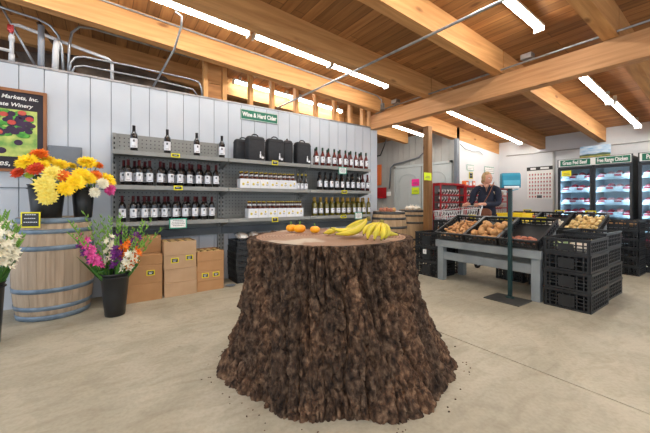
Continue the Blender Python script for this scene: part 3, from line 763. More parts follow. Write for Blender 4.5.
# ------------------------------------------------------------------ bags of nuts on the low crate stack
def lump_bag(label, loc, sz, m, rot=0, grp=None, cat='bag'):
    t = thing('snack_bag', label, cat, loc, rot, grp)
    sd = rnd.random()*50
    MB().ball((0,0,sz[2]), sz, 16, 10, fn=lambda d: 1+.22*noise.noise(d*2.3+Vector((sd,0,0)))+.08*noise.noise(d*6)).build('bag_film', m, t)
    MB().box(-sz[0]*.45, sz[0]*.45, -sz[1]*1.02-.004, -sz[1]*.95, sz[2]*.7, sz[2]*1.5).build('paper_label', M['white'], t)
    return t
for i, (x, y) in enumerate(((1.62,4.37),(1.80,4.36),(1.98,4.37),(1.66,4.54),(1.86,4.54))):
    lump_bag('clear bag of nuts, %s, on the low crate stack by the wall' % ('left front', 'middle front', 'right front', 'left rear', 'right rear')[i], (x, y, zt+.004), (.085,.075,.045), M['bagclear'], jit(.3), 'clear bags on the low crate stack')
tag(MB().ball((0,0,.012), (.075,.05,.012), 12, 6, fn=lambda d: 1+.3*noise.noise(d*3)).build('rag', M['panel'], loc=(1.40, 4.22, 0)), 'crumpled grey rag on the floor between boxes and crates', 'rag')

# ------------------------------------------------------------------ oak barrels
def barrel(label, loc, oak, hoop, H=.96, r0=.285, r1=.335, rot=0):
    t = thing('wine_barrel', label, 'barrel', loc, rot)
    N = 30; b = MB()
    def R(z): q = (z/H-.5)*2; return r1-(r1-r0)*abs(q)**2.0
    for k in range(N):
        a0 = 2*PI*k/N+.003; a1 = 2*PI*(k+1)/N-.003; vs = []; fs = []
        Z = [H*i/10 for i in range(11)]
        dr = rnd.uniform(-.0015, .0015)
        for z in Z:
            for a in (a0, (a0+a1)/2, a1):
                r = R(z)+dr; vs.append((r*math.cos(a), r*math.sin(a), z))
        for i in range(10):
            for j in range(2): fs.append((i*3+j, i*3+j+1, i*3+j+4, i*3+j+3))
        o = len(vs)
        for z in (0, H):
            for a in (a0, (a0+a1)/2, a1): vs.append(((R(z)-.03)*math.cos(a), (R(z)-.03)*math.sin(a), z))
        fs += [(30, 31, o+4, o+3), (31, 32, o+5, o+4), (0, o, o+1, 1), (1, o+1, o+2, 2)]
        b.add(vs, fs, 0, True)
    b.lathe([(R(0)-.028, .02), (R(0)-.028, .0)], N, cap=False).lathe([(R(.02)-.006, .01), (R(H/2)-.006, H/2), (R(H)-.006, H-.01)], N)
    b.build('staves', oak, t)
    MB().lathe([(0, H-.015), (R(H)-.025, H-.015)], N, cap=False).lathe([(R(H)-.030, H-.015), (R(H)-.030, H)], N, cap=False).build('barrel_head', oak, t)
    for z, w_ in ((.003, .05), (.10, .042), (.27, .045), (H-.31, .045), (H-.15, .042), (H-.052, .052)):
        MB().lathe([(R(z)+.002, z), (R(z)+.0055, z+.001), (R(z+w_)+.0055, z+w_-.001), (R(z+w_)+.002, z+w_)], 40, cap=False).build('hoop', hoop, t)
    return t
barrel('weathered oak wine barrel at left holding the buckets of yellow dahlias', (-.42, 4.29, 0), M['oak'], M['hoop'], H=.985, r0=.29, r1=.332)
barrel('oak wine barrel at the end of the wine shelves, topped with onions', (4.37, 4.15, 0), M['oak_warm'], M['hoop_dk'])
barrel('oak wine barrel beside the wooden post, topped with garlic', (5.86, 4.84, 0), M['oak_warm'], M['hoop_dk'], H=.95)
cb = card('chalk_sign', .165, .145, M['yellow'], M['tagblack'], 'small yellow-framed chalkboard leaning on the left barrel front', (-.56, 3.955, .975), -.5, 3, M['label'], 'sign', tilt=-.0)
# onions and garlic on the far barrels
for i in range(7):
    a = i*2.4; x, y = 4.30+.055*math.sqrt(i)*math.cos(a), 4.12+.055*math.sqrt(i)*math.sin(a)
    o = MB().ball((0,0,.04), (.042,.042,.04), 12, 8).tube([(0,0,.078),(0,.003,.095)], [.006,.003], 6).build('onion', M['potato'] if i % 2 else M['redpotato'], loc=(x, y, .945)); tag(o, 'brown onion in the little heap on the barrel near the shelves', 'onion', 'onions on the barrel')
tag(MB().box(-.11,.11,-.07,.07,0,.012).box(-.1,.1,-.06,.06,.012,.016).build('brochure', M['white'], loc=(4.50,4.08,.946), rot=(0,0,.4)), 'white leaflet lying on the barrel beside the onions', 'leaflet')
tag(MB().box(-.06,.06,-.08,.08,0,.02).build('red_booklet', M['red'], loc=(4.57,4.20,.946), rot=(0,0,.2), bevel=.003), 'red booklet lying on the barrel beside the onions', 'booklet')
for i in range(9):
    a = i*2.4; x, y = 5.80+.06*math.sqrt(i)*math.cos(a), 4.76+.06*math.sqrt(i)*math.sin(a)
    o = MB().ball((0,0,.045), (.05,.05,.042), 14, 8, fn=lambda d: 1+.05*math.cos(8*math.atan2(d.y,d.x))*(1-abs(d.z))).tube([(0,0,.08),(.004,0,.115)], [.01,.005], 6).build('garlic_bulb', M['garlic'], loc=(x, y, .936+.02*(i < 4))); tag(o, 'white garlic bulb in the heap on the barrel beside the post', 'garlic', 'garlic on the barrel')

# ------------------------------------------------------------------ flowers
def bucket(name, label, loc, r0, r1, h, cat='bucket', group=None):
    t = thing(name, label, cat, loc, 0, group)
    MB().lathe([(r0*.96, 0), (r0, .004), (r0+(r1-r0)*.5, h*.5), (r1-.003, h*.96), (r1, h*.965), (r1+.006, h), (r1, h), (r1-.006, h*.96), (r0-.004, .01), (0, .01)], 28, cap=False).lathe([(0, 0), (r0*.96, 0)], 28, cap=False).build('bucket_wall', M['bucket'], t)
    MB().lathe([(r1-.001, h-.045), (r1+.008, h-.042), (r1+.008, h-.035), (r1-.001, h-.032)], 28, cap=False).build('rim_band', M['bucket'], t)
    return t
B1 = (-.47, 4.19, .972); B2 = (-.185, 4.25, .972)
bucket('flower_bucket', 'large black bucket of dahlias on the left side of the barrel', B1, .115, .148, .34)
bucket('flower_bucket', 'smaller black bucket of dahlias on the right side of the barrel', B2, .078, .102, .33)
def bloom_mesh(R, seed):
    r = random.Random(seed); b = MB()
    b.ball((0,0,0), (R*.35, R*.35, R*.3), 10, 6)
    rings = [(80, 6, .55), (62, 9, .7), (44, 12, .85), (26, 14, .95), (8, 15, 1.0), (-12, 14, .95), (-30, 10, .8)]
    for el, nk, rr in rings:
        for k in range(nk):
            a = 2*PI*(k+r.random()*.4)/nk + el; e = math.radians(el+r.uniform(-6, 6)); q = rr*R*r.uniform(.9, 1.1); wd = R*.17
            d = Vector((math.cos(e)*math.cos(a), math.cos(e)*math.sin(a), math.sin(e)*.75)); s = Vector((-math.sin(a), math.cos(a), 0)); u = d.cross(s)
            p0 = d*q*.25; p1 = d*q*.65; p2 = d*q + u*R*.06*(-1)
            vs = [p0-s*wd*.4, p0+s*wd*.4, p1+s*wd-u*wd*.5, p1+u*wd*.0, p1-s*wd-u*wd*.5, p2]
            b.add(vs, [(0,1,2,3),(0,3,4),(3,2,5),(3,5,4)], 0, True)
    return b
CN = {'y': 'yellow', 'o': 'orange', 'r': 'dark red', 'p': 'pale yellow', 'm': 'magenta', 'w': 'cream white', 'g': 'green budding'}
fl = [(-.6,4.12,1.53,.095,'y'),(-.53,4.2,1.62,.08,'o'),(-.46,4.25,1.57,.065,'y'),(-.54,4.05,1.46,.07,'r'),(-.67,4.1,1.42,.06,'r'),(-.58,4.05,1.40,.04,'g'),(-.41,4.05,1.42,.085,'p'),(-.33,4.05,1.4,.065,'o'),(-.37,4.2,1.53,.075,'y'),(-.28,4.3,1.53,.05,'y'),
      (-.23,4.02,1.34,.085,'y'),(-.31,3.98,1.27,.075,'y'),(-.46,3.98,1.3,.09,'p'),(-.44,3.95,1.19,.08,'p'),(-.2,4.12,1.43,.08,'y'),(-.15,4.25,1.57,.095,'y'),(-.06,4.3,1.55,.06,'o'),(-.07,4.2,1.43,.065,'o'),(-.13,4.15,1.39,.07,'y'),(.03,4.25,1.38,.095,'y'),
      (.05,4.2,1.28,.07,'m'),(-.08,4.1,1.24,.055,'w'),(-.01,4.15,1.34,.06,'w'),(-.66,4.2,1.52,.06,'y'),(-.50,4.12,1.50,.07,'y')]
cnt = {}
for i, (x, y, z, R, c) in enumerate(fl):
    cnt[c] = cnt.get(c, 0)+1
    B = B1 if x < -.21 else B2
    k = ' '.join([ORD[cnt[c]], 'from the left'])
    same = sorted([q for q in fl if q[4] == c], key=lambda q: q[0]); rank = same.index((x, y, z, R, c))+1
    lb = ('%s dahlia in the buckets on the barrel, %s from left of its colour' % (CN[c], ORD[rank])) if len(same) > 1 else '%s dahlia bloom in the buckets on the barrel' % CN[c]
    t = thing('dahlia', lb, 'flower', (x, y, z), 0, 'dahlias in the buckets on the barrel')
    ctr = Vector((B[0], B[1], 1.28)); d = (Vector((x, y, z))-ctr); d.y -= .05; d.normalize(); d = (d+Vector((0,-.55,.25))).normalized()
    o = bloom_mesh(R*1.12, i).build('bloom', M['pet_'+c], t); o.rotation_euler = d.to_track_quat('Z', 'Y').to_euler()
    p0 = Vector((B[0]+(x-B[0])*.25, B[1]+(y-B[1])*.2, 1.02))-Vector((x,y,z)); top = -d*R*.2
    mid = Vector((p0.x*.75, p0.y*.6, max(p0.z*.35, 1.335-z)))
    MB().tube([top, top*.5+mid*.5+Vector((0,0,.01)), mid, p0], .005, 6).build('stem', M['stem'], t)
def leaf_clump(name, label, loc, n_, R, m, seed, up=.3, cat='leaves'):
    r = random.Random(seed); b = MB()
    for i in range(n_):
        a = r.uniform(0, 2*PI); e = r.uniform(-.3, .9); L_ = R*r.uniform(.6, 1.1); w_ = L_*.24
        d = Vector((math.cos(a)*math.cos(e), math.sin(a)*math.cos(e), math.sin(e)*up+.1)); s = Vector((-math.sin(a), math.cos(a), 0)); dn = Vector((0,0,-.12*L_))
        b.add([d*.02, d*L_*.4+s*w_, d*L_*.4+Vector((0,0,-.1*w_)), d*L_*.4-s*w_, d*L_+dn], [(0,1,2),(0,2,3),(2,1,4),(3,2,4)], 0, True)
    b.tube([(0,0,-.18), (0,0,.02)], .004, 5)
    return tag(b.build(name, m, loc=loc), label, cat)
leaf_clump('dahlia_foliage', 'dark green leaves hanging over the large bucket left side', (-.56, 4.10, 1.38), 16, .14, M['leaf_dk'], 4)
leaf_clump('dahlia_foliage', 'dark green leaves between the blooms of the small bucket', (-.17, 4.20, 1.40), 14, .12, M['leaf_dk'], 8)

VZ = (.09, 3.83, 0)
bucket('flower_vase', 'tall black vase of gladioli on the floor in front of the barrel', VZ, .088, .128, .43, 'vase')
def gladiolus(base, tip, c, seed, grp, label, florets=(.35, .72), bend=.08):
    r = random.Random(seed); base = Vector(base); tip = Vector(tip)
    t = thing('gladiolus', label, 'flower', base, 0, grp)
    d = tip-base; out = Vector((d.x, d.y, 0)); pts = []
    for i in range(9):
        u = i/8; pts.append(d*u + Vector((0,0,1))*bend*math.sin(PI*u)*d.length + Vector((r.uniform(-.004,.004),)*3))
    MB().tube(pts, [.0055-.004*i/8 for i in range(9)], 6).build('stem', M['stem'], t)
    def P(u):
        f = u*8; i = min(int(f), 7); return pts[i].lerp(pts[i+1], f-i)
    bd = MB(); nb = 9; f0 = florets[1] if c != 'g' else .4
    for k in range(nb):
        u = f0+(1-f0)*k/nb; p = P(u); T = (P(min(u+.05, 1))-p).normalized(); a = r.choice((-1, 1)) if k else 1
        side = Vector((1 if k % 2 else -1, r.uniform(-.3, .3)-.3, .9)).normalized(); s = .034*(1.25-u*.7)
        bd.tube([p, p+side*s*.7, p+(side+T*.8)*s*1.2], [.004, s*.36, .002], 6)
    bd.build('buds', M['stem'], t)
    if c != 'g':
        fb = MB(); u = florets[0]; k = 0
        while u < florets[1]:
            p = P(u); side = Vector((math.cos(k*2.1+seed), -abs(math.sin(k*1.7+.5))*.9-.2, .45)).normalized(); s = .052*(1.15-.4*u)
            e1 = side.orthogonal().normalized(); e2 = side.cross(e1)
            for j in range(6):
                a = 2*PI*j/6; w_ = e1*math.cos(a)+e2*math.sin(a); q = w_.cross(side)
                fb.add([p+side*s*.2, p+side*s*.75+w_*s*.35+q*s*.26, p+side*s*.8+w_*s*.3, p+side*s*.75+w_*s*.35-q*s*.26, p+side*s*.9+w_*s*.95], [(0,1,2),(0,2,3),(2,1,4),(3,2,4)], 0, True)
            u += .048; k += 1
        fb.build('florets', M['pet_'+c], t)
    lf = MB()
    for k in range(2):
        a = r.uniform(0, 2*PI); L_ = d.length*r.uniform(.45, .8); dd = (d.normalized()+Vector((math.cos(a), math.sin(a), 0))*.22).normalized(); s = Vector((-math.sin(a), math.cos(a), 0))*.019
        p1 = dd*L_*.5; p2 = dd*L_ + Vector((math.cos(a), math.sin(a), -.4))*.02
        lf.add([-s*.5, s*.5, p1+s, p1-s, p2], [(0,1,2,3),(3,2,4)], 0, True)
    lf.build('leaf', M['leaf'], t)
    return t
CG = {'m': 'magenta', 'v': 'purple', 'o': 'orange', 'w': 'white', 'g': 'green unopened', 'y': 'yellow'}
gl = [(-.26,3.7,.97,'m'),(-.17,3.9,1.06,'g'),(-.07,3.75,.97,'g'),(.05,3.8,1.0,'w'),(.12,3.9,.98,'v'),(.18,3.8,.9,'o'),(.35,3.9,.94,'v'),(.53,3.8,.87,'g'),(.38,3.7,.80,'o'),(.0,3.95,.92,'g'),(.27,3.65,.78,'w'),(.33,3.72,.73,'w'),(-.2,3.66,.83,'m'),(.26,3.95,.86,'o'),(-.27,3.8,.85,'v'),(.10,3.72,.80,'v'),(-.02,3.92,1.02,'g'),(.15,4.0,1.04,'g'),(.44,3.95,.98,'g')]
for i, (x, y, z, c) in enumerate(gl):
    same = sorted([q for q in gl if q[3] == c], key=lambda q: q[0]); k = same.index((x, y, z, c))+1
    a = math.atan2(y-VZ[1], x-VZ[0]); base = (VZ[0]+.07*math.cos(a), VZ[1]+.05*math.sin(a), .30)
    gladiolus(base, (x, y, z), c, i, 'gladioli in the tall floor vase', '%s gladiolus in the tall floor vase, %s of its colour from the left' % (CG[c], ORD[k]), (.28, .62) if c in 'wo' else (.34, .68))
leaf_clump('gladiolus_foliage', 'dense green leaf blades rising from the tall floor vase', (.09, 3.82, .50), 22, .2, M['leaf'], 21, up=1.2)
VB = (-.79, 3.60, 0)
bucket('flower_bucket', 'dark bucket of white gladioli cut by the left picture edge', VB, .10, .13, .5)
g2 = [(-.65,3.6,1.06,'w'),(-.62,3.72,.99,'g'),(-.68,3.5,1.12,'g'),(-.58,3.62,.94,'w'),(-.78,3.6,1.08,'y'),(-.60,3.5,.88,'w'),(-.72,3.72,1.02,'v'),(-.56,3.75,.88,'g'),(-.62,3.44,.98,'w'),(-.72,3.42,.9,'y'),(-.56,3.56,.82,'w')]
for i, (x, y, z, c) in enumerate(g2):
    same = sorted([q for q in g2 if q[3] == c], key=lambda q: q[0]); k = same.index((x, y, z, c))+1
    gladiolus((VB[0]+(x-VB[0])*.35, VB[1]+(y-VB[1])*.35, .42), (x, y, z), c, 40+i, 'gladioli in the bucket at the left edge', '%s gladiolus at the left picture edge, %s of its colour from the left' % (CG[c], ORD[k]), (.42, .84))

# ------------------------------------------------------------------ the great stump
def bark_mat():
    m = bpy.data.materials.new('bark'); m.use_nodes = True; nt = m.node_tree; L = nt.links.new
    b = nt.nodes['Principled BSDF']; b.inputs['Roughness'].default_value = .85; b.inputs['Specular IOR Level'].default_value = .25
    tc = nt.nodes.new('ShaderNodeTexCoord'); mp = nt.nodes.new('ShaderNodeMapping'); mp.inputs['Scale'].default_value = (1,1,.7)
    L(tc.outputs['Object'], mp.inputs['Vector'])
    def nz(s, d=6, di=0):
        n_ = nt.nodes.new('ShaderNodeTexNoise'); n_.inputs['Scale'].default_value = s; n_.inputs['Detail'].default_value = d; n_.inputs['Distortion'].default_value = di; L(mp.outputs[0], n_.inputs['Vector']); return n_.outputs['Fac']
    r = nt.nodes.new('ShaderNodeValToRGB'); e = r.color_ramp.elements
    e[0].position = .33; e[0].color = (*s2l((46,35,27)), 1); e[1].position = .74; e[1].color = (*s2l((158,130,104)), 1)
    e2 = r.color_ramp.elements.new(.5); e2.color = (*s2l((94,72,55)), 1)
    L(nz(32, 12, .1), r.inputs['Fac'])
    r3 = nt.nodes.new('ShaderNodeValToRGB'); e = r3.color_ramp.elements; e[0].position = .42; e[0].color = (.55,.55,.56,1); e[1].position = .62; e[1].color = (1.0,.90,.82,1); L(nz(5, 4), r3.inputs['Fac'])
    x = nt.nodes.new('ShaderNodeMix'); x.data_type = 'RGBA'; x.blend_type = 'MULTIPLY'; x.inputs['Factor'].default_value = 1; L(r.outputs[0], x.inputs['A']); L(r3.outputs[0], x.inputs['B'])
    L(x.outputs['Result'], b.inputs['Base Color'])
    bp = nt.nodes.new('ShaderNodeBump'); bp.inputs['Strength'].default_value = 1.1; bp.inputs['Distance'].default_value = .02; L(nz(60, 8, .4), bp.inputs['Height']); L(bp.outputs['Normal'], b.inputs['Normal'])
    return m
def cut_mat():
    m = bpy.data.materials.new('stump cut face'); m.use_nodes = True; nt = m.node_tree; L = nt.links.new
    b = nt.nodes['Principled BSDF']; b.inputs['Roughness'].default_value = .6
    tc = nt.nodes.new('ShaderNodeTexCoord')
    wv = nt.nodes.new('ShaderNodeTexWave'); wv.wave_type = 'RINGS'; wv.rings_direction = 'Z'; wv.inputs['Scale'].default_value = 14; wv.inputs['Distortion'].default_value = 3; wv.inputs['Detail'].default_value = 3
    L(tc.outputs['Object'], wv.inputs['Vector'])
    r = nt.nodes.new('ShaderNodeValToRGB'); e = r.color_ramp.elements; e[0].color = (*s2l((124,88,64)), 1); e[1].color = (*s2l((158,120,90)), 1); L(wv.outputs['Fac'], r.inputs['Fac'])
    n_ = nt.nodes.new('ShaderNodeTexNoise'); n_.inputs['Scale'].default_value = 3.2; n_.inputs['Detail'].default_value = 6; L(tc.outputs['Object'], n_.inputs['Vector'])
    r2_ = nt.nodes.new('ShaderNodeValToRGB'); e = r2_.color_ramp.elements; e[0].position = .52; e[1].position = .6; e[0].color = (0,0,0,1); e[1].color = (1,1,1,1); L(n_.outputs['Fac'], r2_.inputs['Fac'])
    x = nt.nodes.new('ShaderNodeMix'); x.data_type = 'RGBA'; L(r2_.outputs[0], x.inputs['Factor']); L(r.outputs[0], x.inputs['A']); x.inputs['B'].default_value = (*s2l((182,168,148)), 1)
    L(x.outputs['Result'], b.inputs['Base Color'])
    bp = nt.nodes.new('ShaderNodeBump'); bp.inputs['Strength'].default_value = .4; bp.inputs['Distance'].default_value = .006; L(n_.outputs['Fac'], bp.inputs['Height']); L(bp.outputs['Normal'], b.inputs['Normal'])
    return m
M['bark'] = bark_mat(); M['cut'] = cut_mat()
SC = Vector((1.365, 1.875, 0)); SH_ = .90
VA = math.atan2(-.819, -.574)     # the side that faces the shop entrance
st = thing('tree_stump', 'huge bark-covered tree stump used as a display table in the middle', 'tree stump', SC)
NA, NZ = 760, 260
vs = []; fs = []
def stump_r(a, z):
    u = z/SH_; da = a-VA
    lat = abs(math.sin(da))
    rb = .675+.14*lat**1.5+.02*math.sin(3*a+1)+.022*math.sin(7*a+.6)*(1-u)
    rt = .575+.012*math.sin(2*a+.5)+.008*math.sin(5*a)
    return rt+(rb-rt)*(1-u)**2.05
for i in range(NZ+1):
    z = SH_*i/NZ
    for k in range(NA):
        a = 2*PI*k/NA; r = stump_r(a, z); ca, sa = math.cos(a), math.sin(a)
        p = Vector((ca*r, sa*r, z))
        wq = noise.noise(p*3.0)*.10
        q = Vector((ca*.66*8.5+wq*6, sa*.66*8.5+wq*6, z*3.0+noise.noise(p*5)*.5))
        dist, _ = noise.voronoi(q)
        edge = min(1.0, (dist[1]-dist[0])*2.6)
        q2 = Vector((ca*.66*22, sa*.66*22, z*7+3)); d2, _ = noise.voronoi(q2 + Vector((wq*10, wq*10, 0)))
        e2 = min(1.0, (d2[1]-d2[0])*2.2)
        rid = 1-abs(noise.noise(Vector((ca*5+5, sa*5, z*.9))))*2.2
        f1 = noise.fractal(p*16, .7, 2.1, 5)
        pl = noise.noise(Vector((ca*9, sa*9, z*5+wq*8)))
        step = math.floor((noise.noise(Vector((ca*7+3, sa*7, z*3.2)))+.15*f1)*5)/5
        n1 = abs(noise.noise(Vector((ca*8+wq*5, sa*8+wq*5, z*1.7+4)))); n2 = abs(noise.noise(Vector((ca*15+wq*9, sa*15+wq*9, z*5.5))))
        fu = 1-min(1, n1/.14); fu2 = 1-min(1, n2/.12)
        disp = .022*(edge**.45-.8)+.012*(e2**.5-.7)+.017*f1+.022*step-.045*fu**1.3-.022*fu2+.018
        taper = 1 if z > .03 else .6+.4*z/.03
        r2_ = r+disp*taper
        zz = z if i < NZ else SH_+.004*noise.noise(p*20)
        if i == NZ: r2_ = r+disp*.8-.006
        sh = .06*(1-z/SH_)**1.5
        vs.append((ca*r2_+sh*.819, sa*r2_-sh*.574, zz))
for i in range(NZ):
    for k in range(NA):
        k2 = (k+1) % NA; fs.append((i*NA+k, i*NA+k2, (i+1)*NA+k2, (i+1)*NA+k))
b = MB(); b.v = vs; b.f = fs; b.mi = [0]*len(fs); b.sm = [True]*len(fs)
# bark rim on top, inward to the wood
rim0 = NZ*NA; o = len(b.v)
for k in range(NA):
    a = 2*PI*k/NA; r = stump_r(a, SH_)-.042+.006*math.sin(11*a)+.006*noise.noise(Vector((math.cos(a)*6, math.sin(a)*6, 0))); b.v.append((math.cos(a)*r, math.sin(a)*r, SH_-.002))
for k in range(NA):
    k2 = (k+1) % NA; b.f.append((rim0+k, rim0+k2, o+k2, o+k)); b.mi.append(0); b.sm.append(False)
b.build('bark', M['bark'], st)
c = MB(); rings = 14; vs = [(0,0,SH_)]; fs = []
for i in range(1, rings+1):
    for k in range(160):
        a = 2*PI*k/160; r = (stump_r(a, SH_)-.036)*i/rings
        vs.append((math.cos(a)*r, math.sin(a)*r, SH_+.004*noise.noise(Vector((math.cos(a)*r*7, math.sin(a)*r*7, 2)))-(.0015 if i == rings else 0)))
for k in range(160): fs.append((0, 1+k, 1+(k+1) % 160))
for i in range(rings-1):
    for k in range(160): fs.append((1+i*160+k, 1+(i+1)*160+k, 1+(i+1)*160+(k+1) % 160, 1+i*160+(k+1) % 160))
c.add(vs, fs, 0, True); c.build('cut_top', M['cut'], st)

lt = MB(); q_ = random.Random(9)
for i in range(90):
    a = q_.uniform(0, 2*PI); rr_ = stump_r(a, 0)+.05+abs(q_.gauss(0, .04)); s_ = q_.uniform(.002, .007)
    lt.ball((math.cos(a)*rr_+.045, math.sin(a)*rr_-.03, s_*.4), (s_*q_.uniform(.6,1.6), s_, s_*.5), 6, 4)
lo = lt.build('bark_litter', M['bark'], loc=SC); lo['kind'] = 'stuff'; tag(lo, 'crumbs of bark scattered on the floor around the stump', 'bark crumbs')

# mini pumpkins on the stump
def pumpkin(label, loc, r):
    t = thing('mini_pumpkin', label, 'pumpkin', loc, rnd.random()*6, 'mini pumpkins on the stump')
    MB().ball((0,0,r*.78), (r, r, r*.80), 40, 14, fn=lambda d: (1+.07*abs(math.cos(4*math.atan2(d.y, d.x)))-.05)*(1-.16*max(0, abs(d.z)-.7)/.3)).build('flesh', M['pumpkin'], t)
    MB().tube([(0,0,r*1.4), (.002,0,r*1.7), (.006,.002,r*2.0)], [r*.16, r*.1, r*.12], 7).build('stem', M['stem'], t)
pumpkin('orange mini pumpkin in front, left end of the stump top', (1.245, 2.12, SH_), .046)
pumpkin('orange mini pumpkin half hidden behind the front left one', (1.23, 2.225, SH_), .042)
pumpkin('orange mini pumpkin standing alone between its pair and the bananas', (1.335, 2.04, SH_), .038)

def banana_mb(pts, R):
    n_ = len(pts); b = MB()
    rr = [R*.32, R*.42, R*.85, R, R*1.03, R, R*.88, R*.55, R*.28]
    P = []
    for i in range(9):
        f = i/8*(n_-1); k = min(int(f), n_-2); P.append(Vector(pts[k]).lerp(Vector(pts[k+1]), f-k))
    b.tube(P, rr, 6)
    tip = MB(); tip.tube([P[-1], P[-1]+(P[-1]-P[-2]).normalized()*.008], [R*.29, R*.2], 6)
    return b, tip
def banana(parent, p0, p1, sag, R=.0212, loose=None):
    """p0 crown end, p1 blossom end; sag bows the fruit sideways"""
    p0 = Vector(p0); p1 = Vector(p1); s = Vector(sag); pts = []
    for i in range(13):
        u = i/12; pts.append(p0.lerp(p1, u)+s*math.sin(PI*u))
    b, tp = banana_mb(pts, R)
    o = b.build('banana', M['banana'], parent); tp.build('banana_tip', M['banana_tip'], o)
    return o
R_ = Vector((.819, -.574, 0)); D_ = Vector((.574, .819, 0))
def L3(r, d, z): return R_*r+D_*d+Vector((0,0,z))
bn = thing('banana_bunch', 'banana bunch lying on its side in the middle of the stump top', 'bananas', SC+L3(.16, -.17, SH_), 0, 'banana bunches on the stump')
cr = L3(.09, .04, .125)
MB().tube([cr+L3(.01,.0,-.012), cr+L3(.012,.0,.018)], [.02,.011], 8).build('crown', M['banana_tip'], bn)
banana(bn, cr, L3(-.16,-.03,.068), L3(.02,-.03,-.05)); banana(bn, cr, L3(-.13,-.06,.03), L3(.03,-.04,-.025)); banana(bn, cr, L3(-.10,.03,.055), L3(.0,.02,-.035)); banana(bn, cr, L3(-.03,.09,.03), L3(.03,.03,.0)); banana(bn, cr, L3(-.09,.07,.022), L3(0,.02,.005))
bn = thing('banana_bunch', 'banana bunch standing fanned out at the right of the stump top', 'bananas', SC+L3(.285, -.36, SH_), 0, 'banana bunches on the stump')
cr = L3(.03, .03, .115)
MB().tube([cr+L3(0,0,-.012), cr+L3(.004,0,.018)], [.02,.011], 8).build('crown', M['banana_tip'], bn)
for r, d, z, s1, s2 in ((-.11,-.01,.045,-.035,0), (-.085,-.05,.022,-.035,-.02), (-.04,-.08,.022,-.015,-.035), (.01,-.085,.022,.01,-.035), (.045,-.05,.022,.03,-.02), (.05,.01,.03,.03,.0)):
    banana(bn, cr, L3(r*.8, d, z), L3(s1*.8, s2, .005), .019)
bn = thing('banana_bunch', 'pair of greenish bananas lying behind the fanned bunch, right edge', 'bananas', SC+L3(.37, -.16, SH_), 0, 'banana bunches on the stump')
banana(bn, L3(-.09,.01,.022), L3(.085,-.01,.02), L3(0,.02,.006)); banana(bn, L3(-.09,.02,.045), L3(.05,.04,.022), L3(0,.02,.02))
bn = thing('banana_bunch', 'short greenish banana pair left of the large bunch', 'bananas', SC+L3(.0, -.04, SH_), 0, 'banana bunches on the stump')
banana(bn, L3(.05,.01,.04), L3(-.05,0,.019), L3(0,-.015,.0), .019); banana(bn, L3(.05,.02,.04), L3(-.03,.05,.02), L3(0,.01,.01), .018)

# ------------------------------------------------------------------ grey produce tables
def table(label, loc, W, D, H, rear=None):
    t = thing('produce_table', label, 'table', loc)
    MB().box(0, D, 0, W, H-.02, H-.0).build('tabletop', M['table'], t, bevel=.003)
    a = MB(); a.box(-.02, 0, -.02, W+.02, H-.085, H+.012).box(0, D, W, W+.02, H-.085, H+.012).box(0, D, -.02, 0, H-.085, H+.012).box(D, D+.02, -.02, W+.02, H-.085, H+.012)
    a.build('apron', M['table'], t, bevel=.003)
    for x in (0.005, D-.095):
        for y in (0.0, W-.09):
            MB().box(x, x+.09, y, y+.09, 0, H-.021).build('leg', M['table'], t, bevel=.003)
    s = MB(); s.box(.03, .06, .09, W-.09, H-.27, H-.16).box(D-.06, D-.03, .09, W-.09, H-.27, H-.16); s.build('stretcher', M['table'], t, bevel=.003)
    return t
table('long grey timber table under the tilted crates, in front', (4.02, 1.52, 0), 1.33, .62, .575)
TILT = math.radians(22)
def tilted(x, y, z, rot=0): return (x, y, z), (0, -TILT, rot)
def fill(loc, Wy, Lx, H, kind, n_, r_, m, label, cat, grp, front=True, seed=0, zl=.016, cover=.62, layers=1, el=1.3):
    """countable produce on the floor of a tilted crate, heaped against its low end"""
    R = Matrix.Translation(loc) @ Matrix.Rotation(-TILT, 4, 'Y'); r = random.Random(seed)
    rad = max(r_)*1.0; pts = []; tries = 0; x1 = Lx*cover
    while len(pts) < n_ and tries < 9000:
        tries += 1
        lay = 0 if len(pts) < n_*(1 if layers == 1 else .62) else 1
        p = (r.uniform(.03+rad, max(.04+rad, x1-rad*(1+lay))), r.uniform(.022+rad, Wy-.022-rad), zl+r_[2]*.9+lay*r_[2]*1.55)
        if all((p[0]-q[0])**2+(p[1]-q[1])**2+(p[2]-q[2])**2 > (rad*1.62*(.8 if tries > 3000 else 1))**2 for q in pts): pts.append(p)
    meshes = []
    for k in range(3):
        sd = r.random()*30
        b = MB().ball((0,0,0), r_, 14, 9, fn=lambda d: 1+.12*noise.noise(d*1.8+Vector((sd,0,0))))
        meshes.append(b)
    first = []
    for i, p in enumerate(pts):
        q = R @ Vector(p)
        if i < 3: o = meshes[i].build(kind, m); first.append(o)
        else: o = first[i % 3].copy(); COL.objects.link(o)
        o.location = q; o.rotation_euler = (r.uniform(-.3,.3), -TILT+r.uniform(-.3,.3), r.uniform(0, 6.28)); tag(o, label, cat, grp)
def tag_card(label, loc, w_=.11, h_=.055, rot=-PI/2): card('price_tag', w_, h_, M['yellow'], M['tagblack'], label, loc, rot, 1)
TZ = .587; CW = .445
yy = [2.85-CW, 2.85-2*CW-.002, 2.85-3*CW-.004]
names = ('ginger and sweet potatoes', 'big round potatoes', 'a few red potatoes')
for y, nm in zip(yy, names):
    lc, rt = tilted(3.985, y, TZ+.012)
    put_crate(lc, rt, 'tilted black crate of %s on the front grey table' % nm, 'tilted crates on the front grey table', .11, .62, CW-.006)
fill((3.985, yy[0], TZ+.012), CW-.006, .62, .16, 'sweet_potato', 60, (.042,.022,.021), M['yam'], 'small knobbly sweet potato in the leftmost tilted crate', 'sweet potato', 'sweet potatoes in the leftmost tilted crate', seed=1, layers=2, cover=.95)
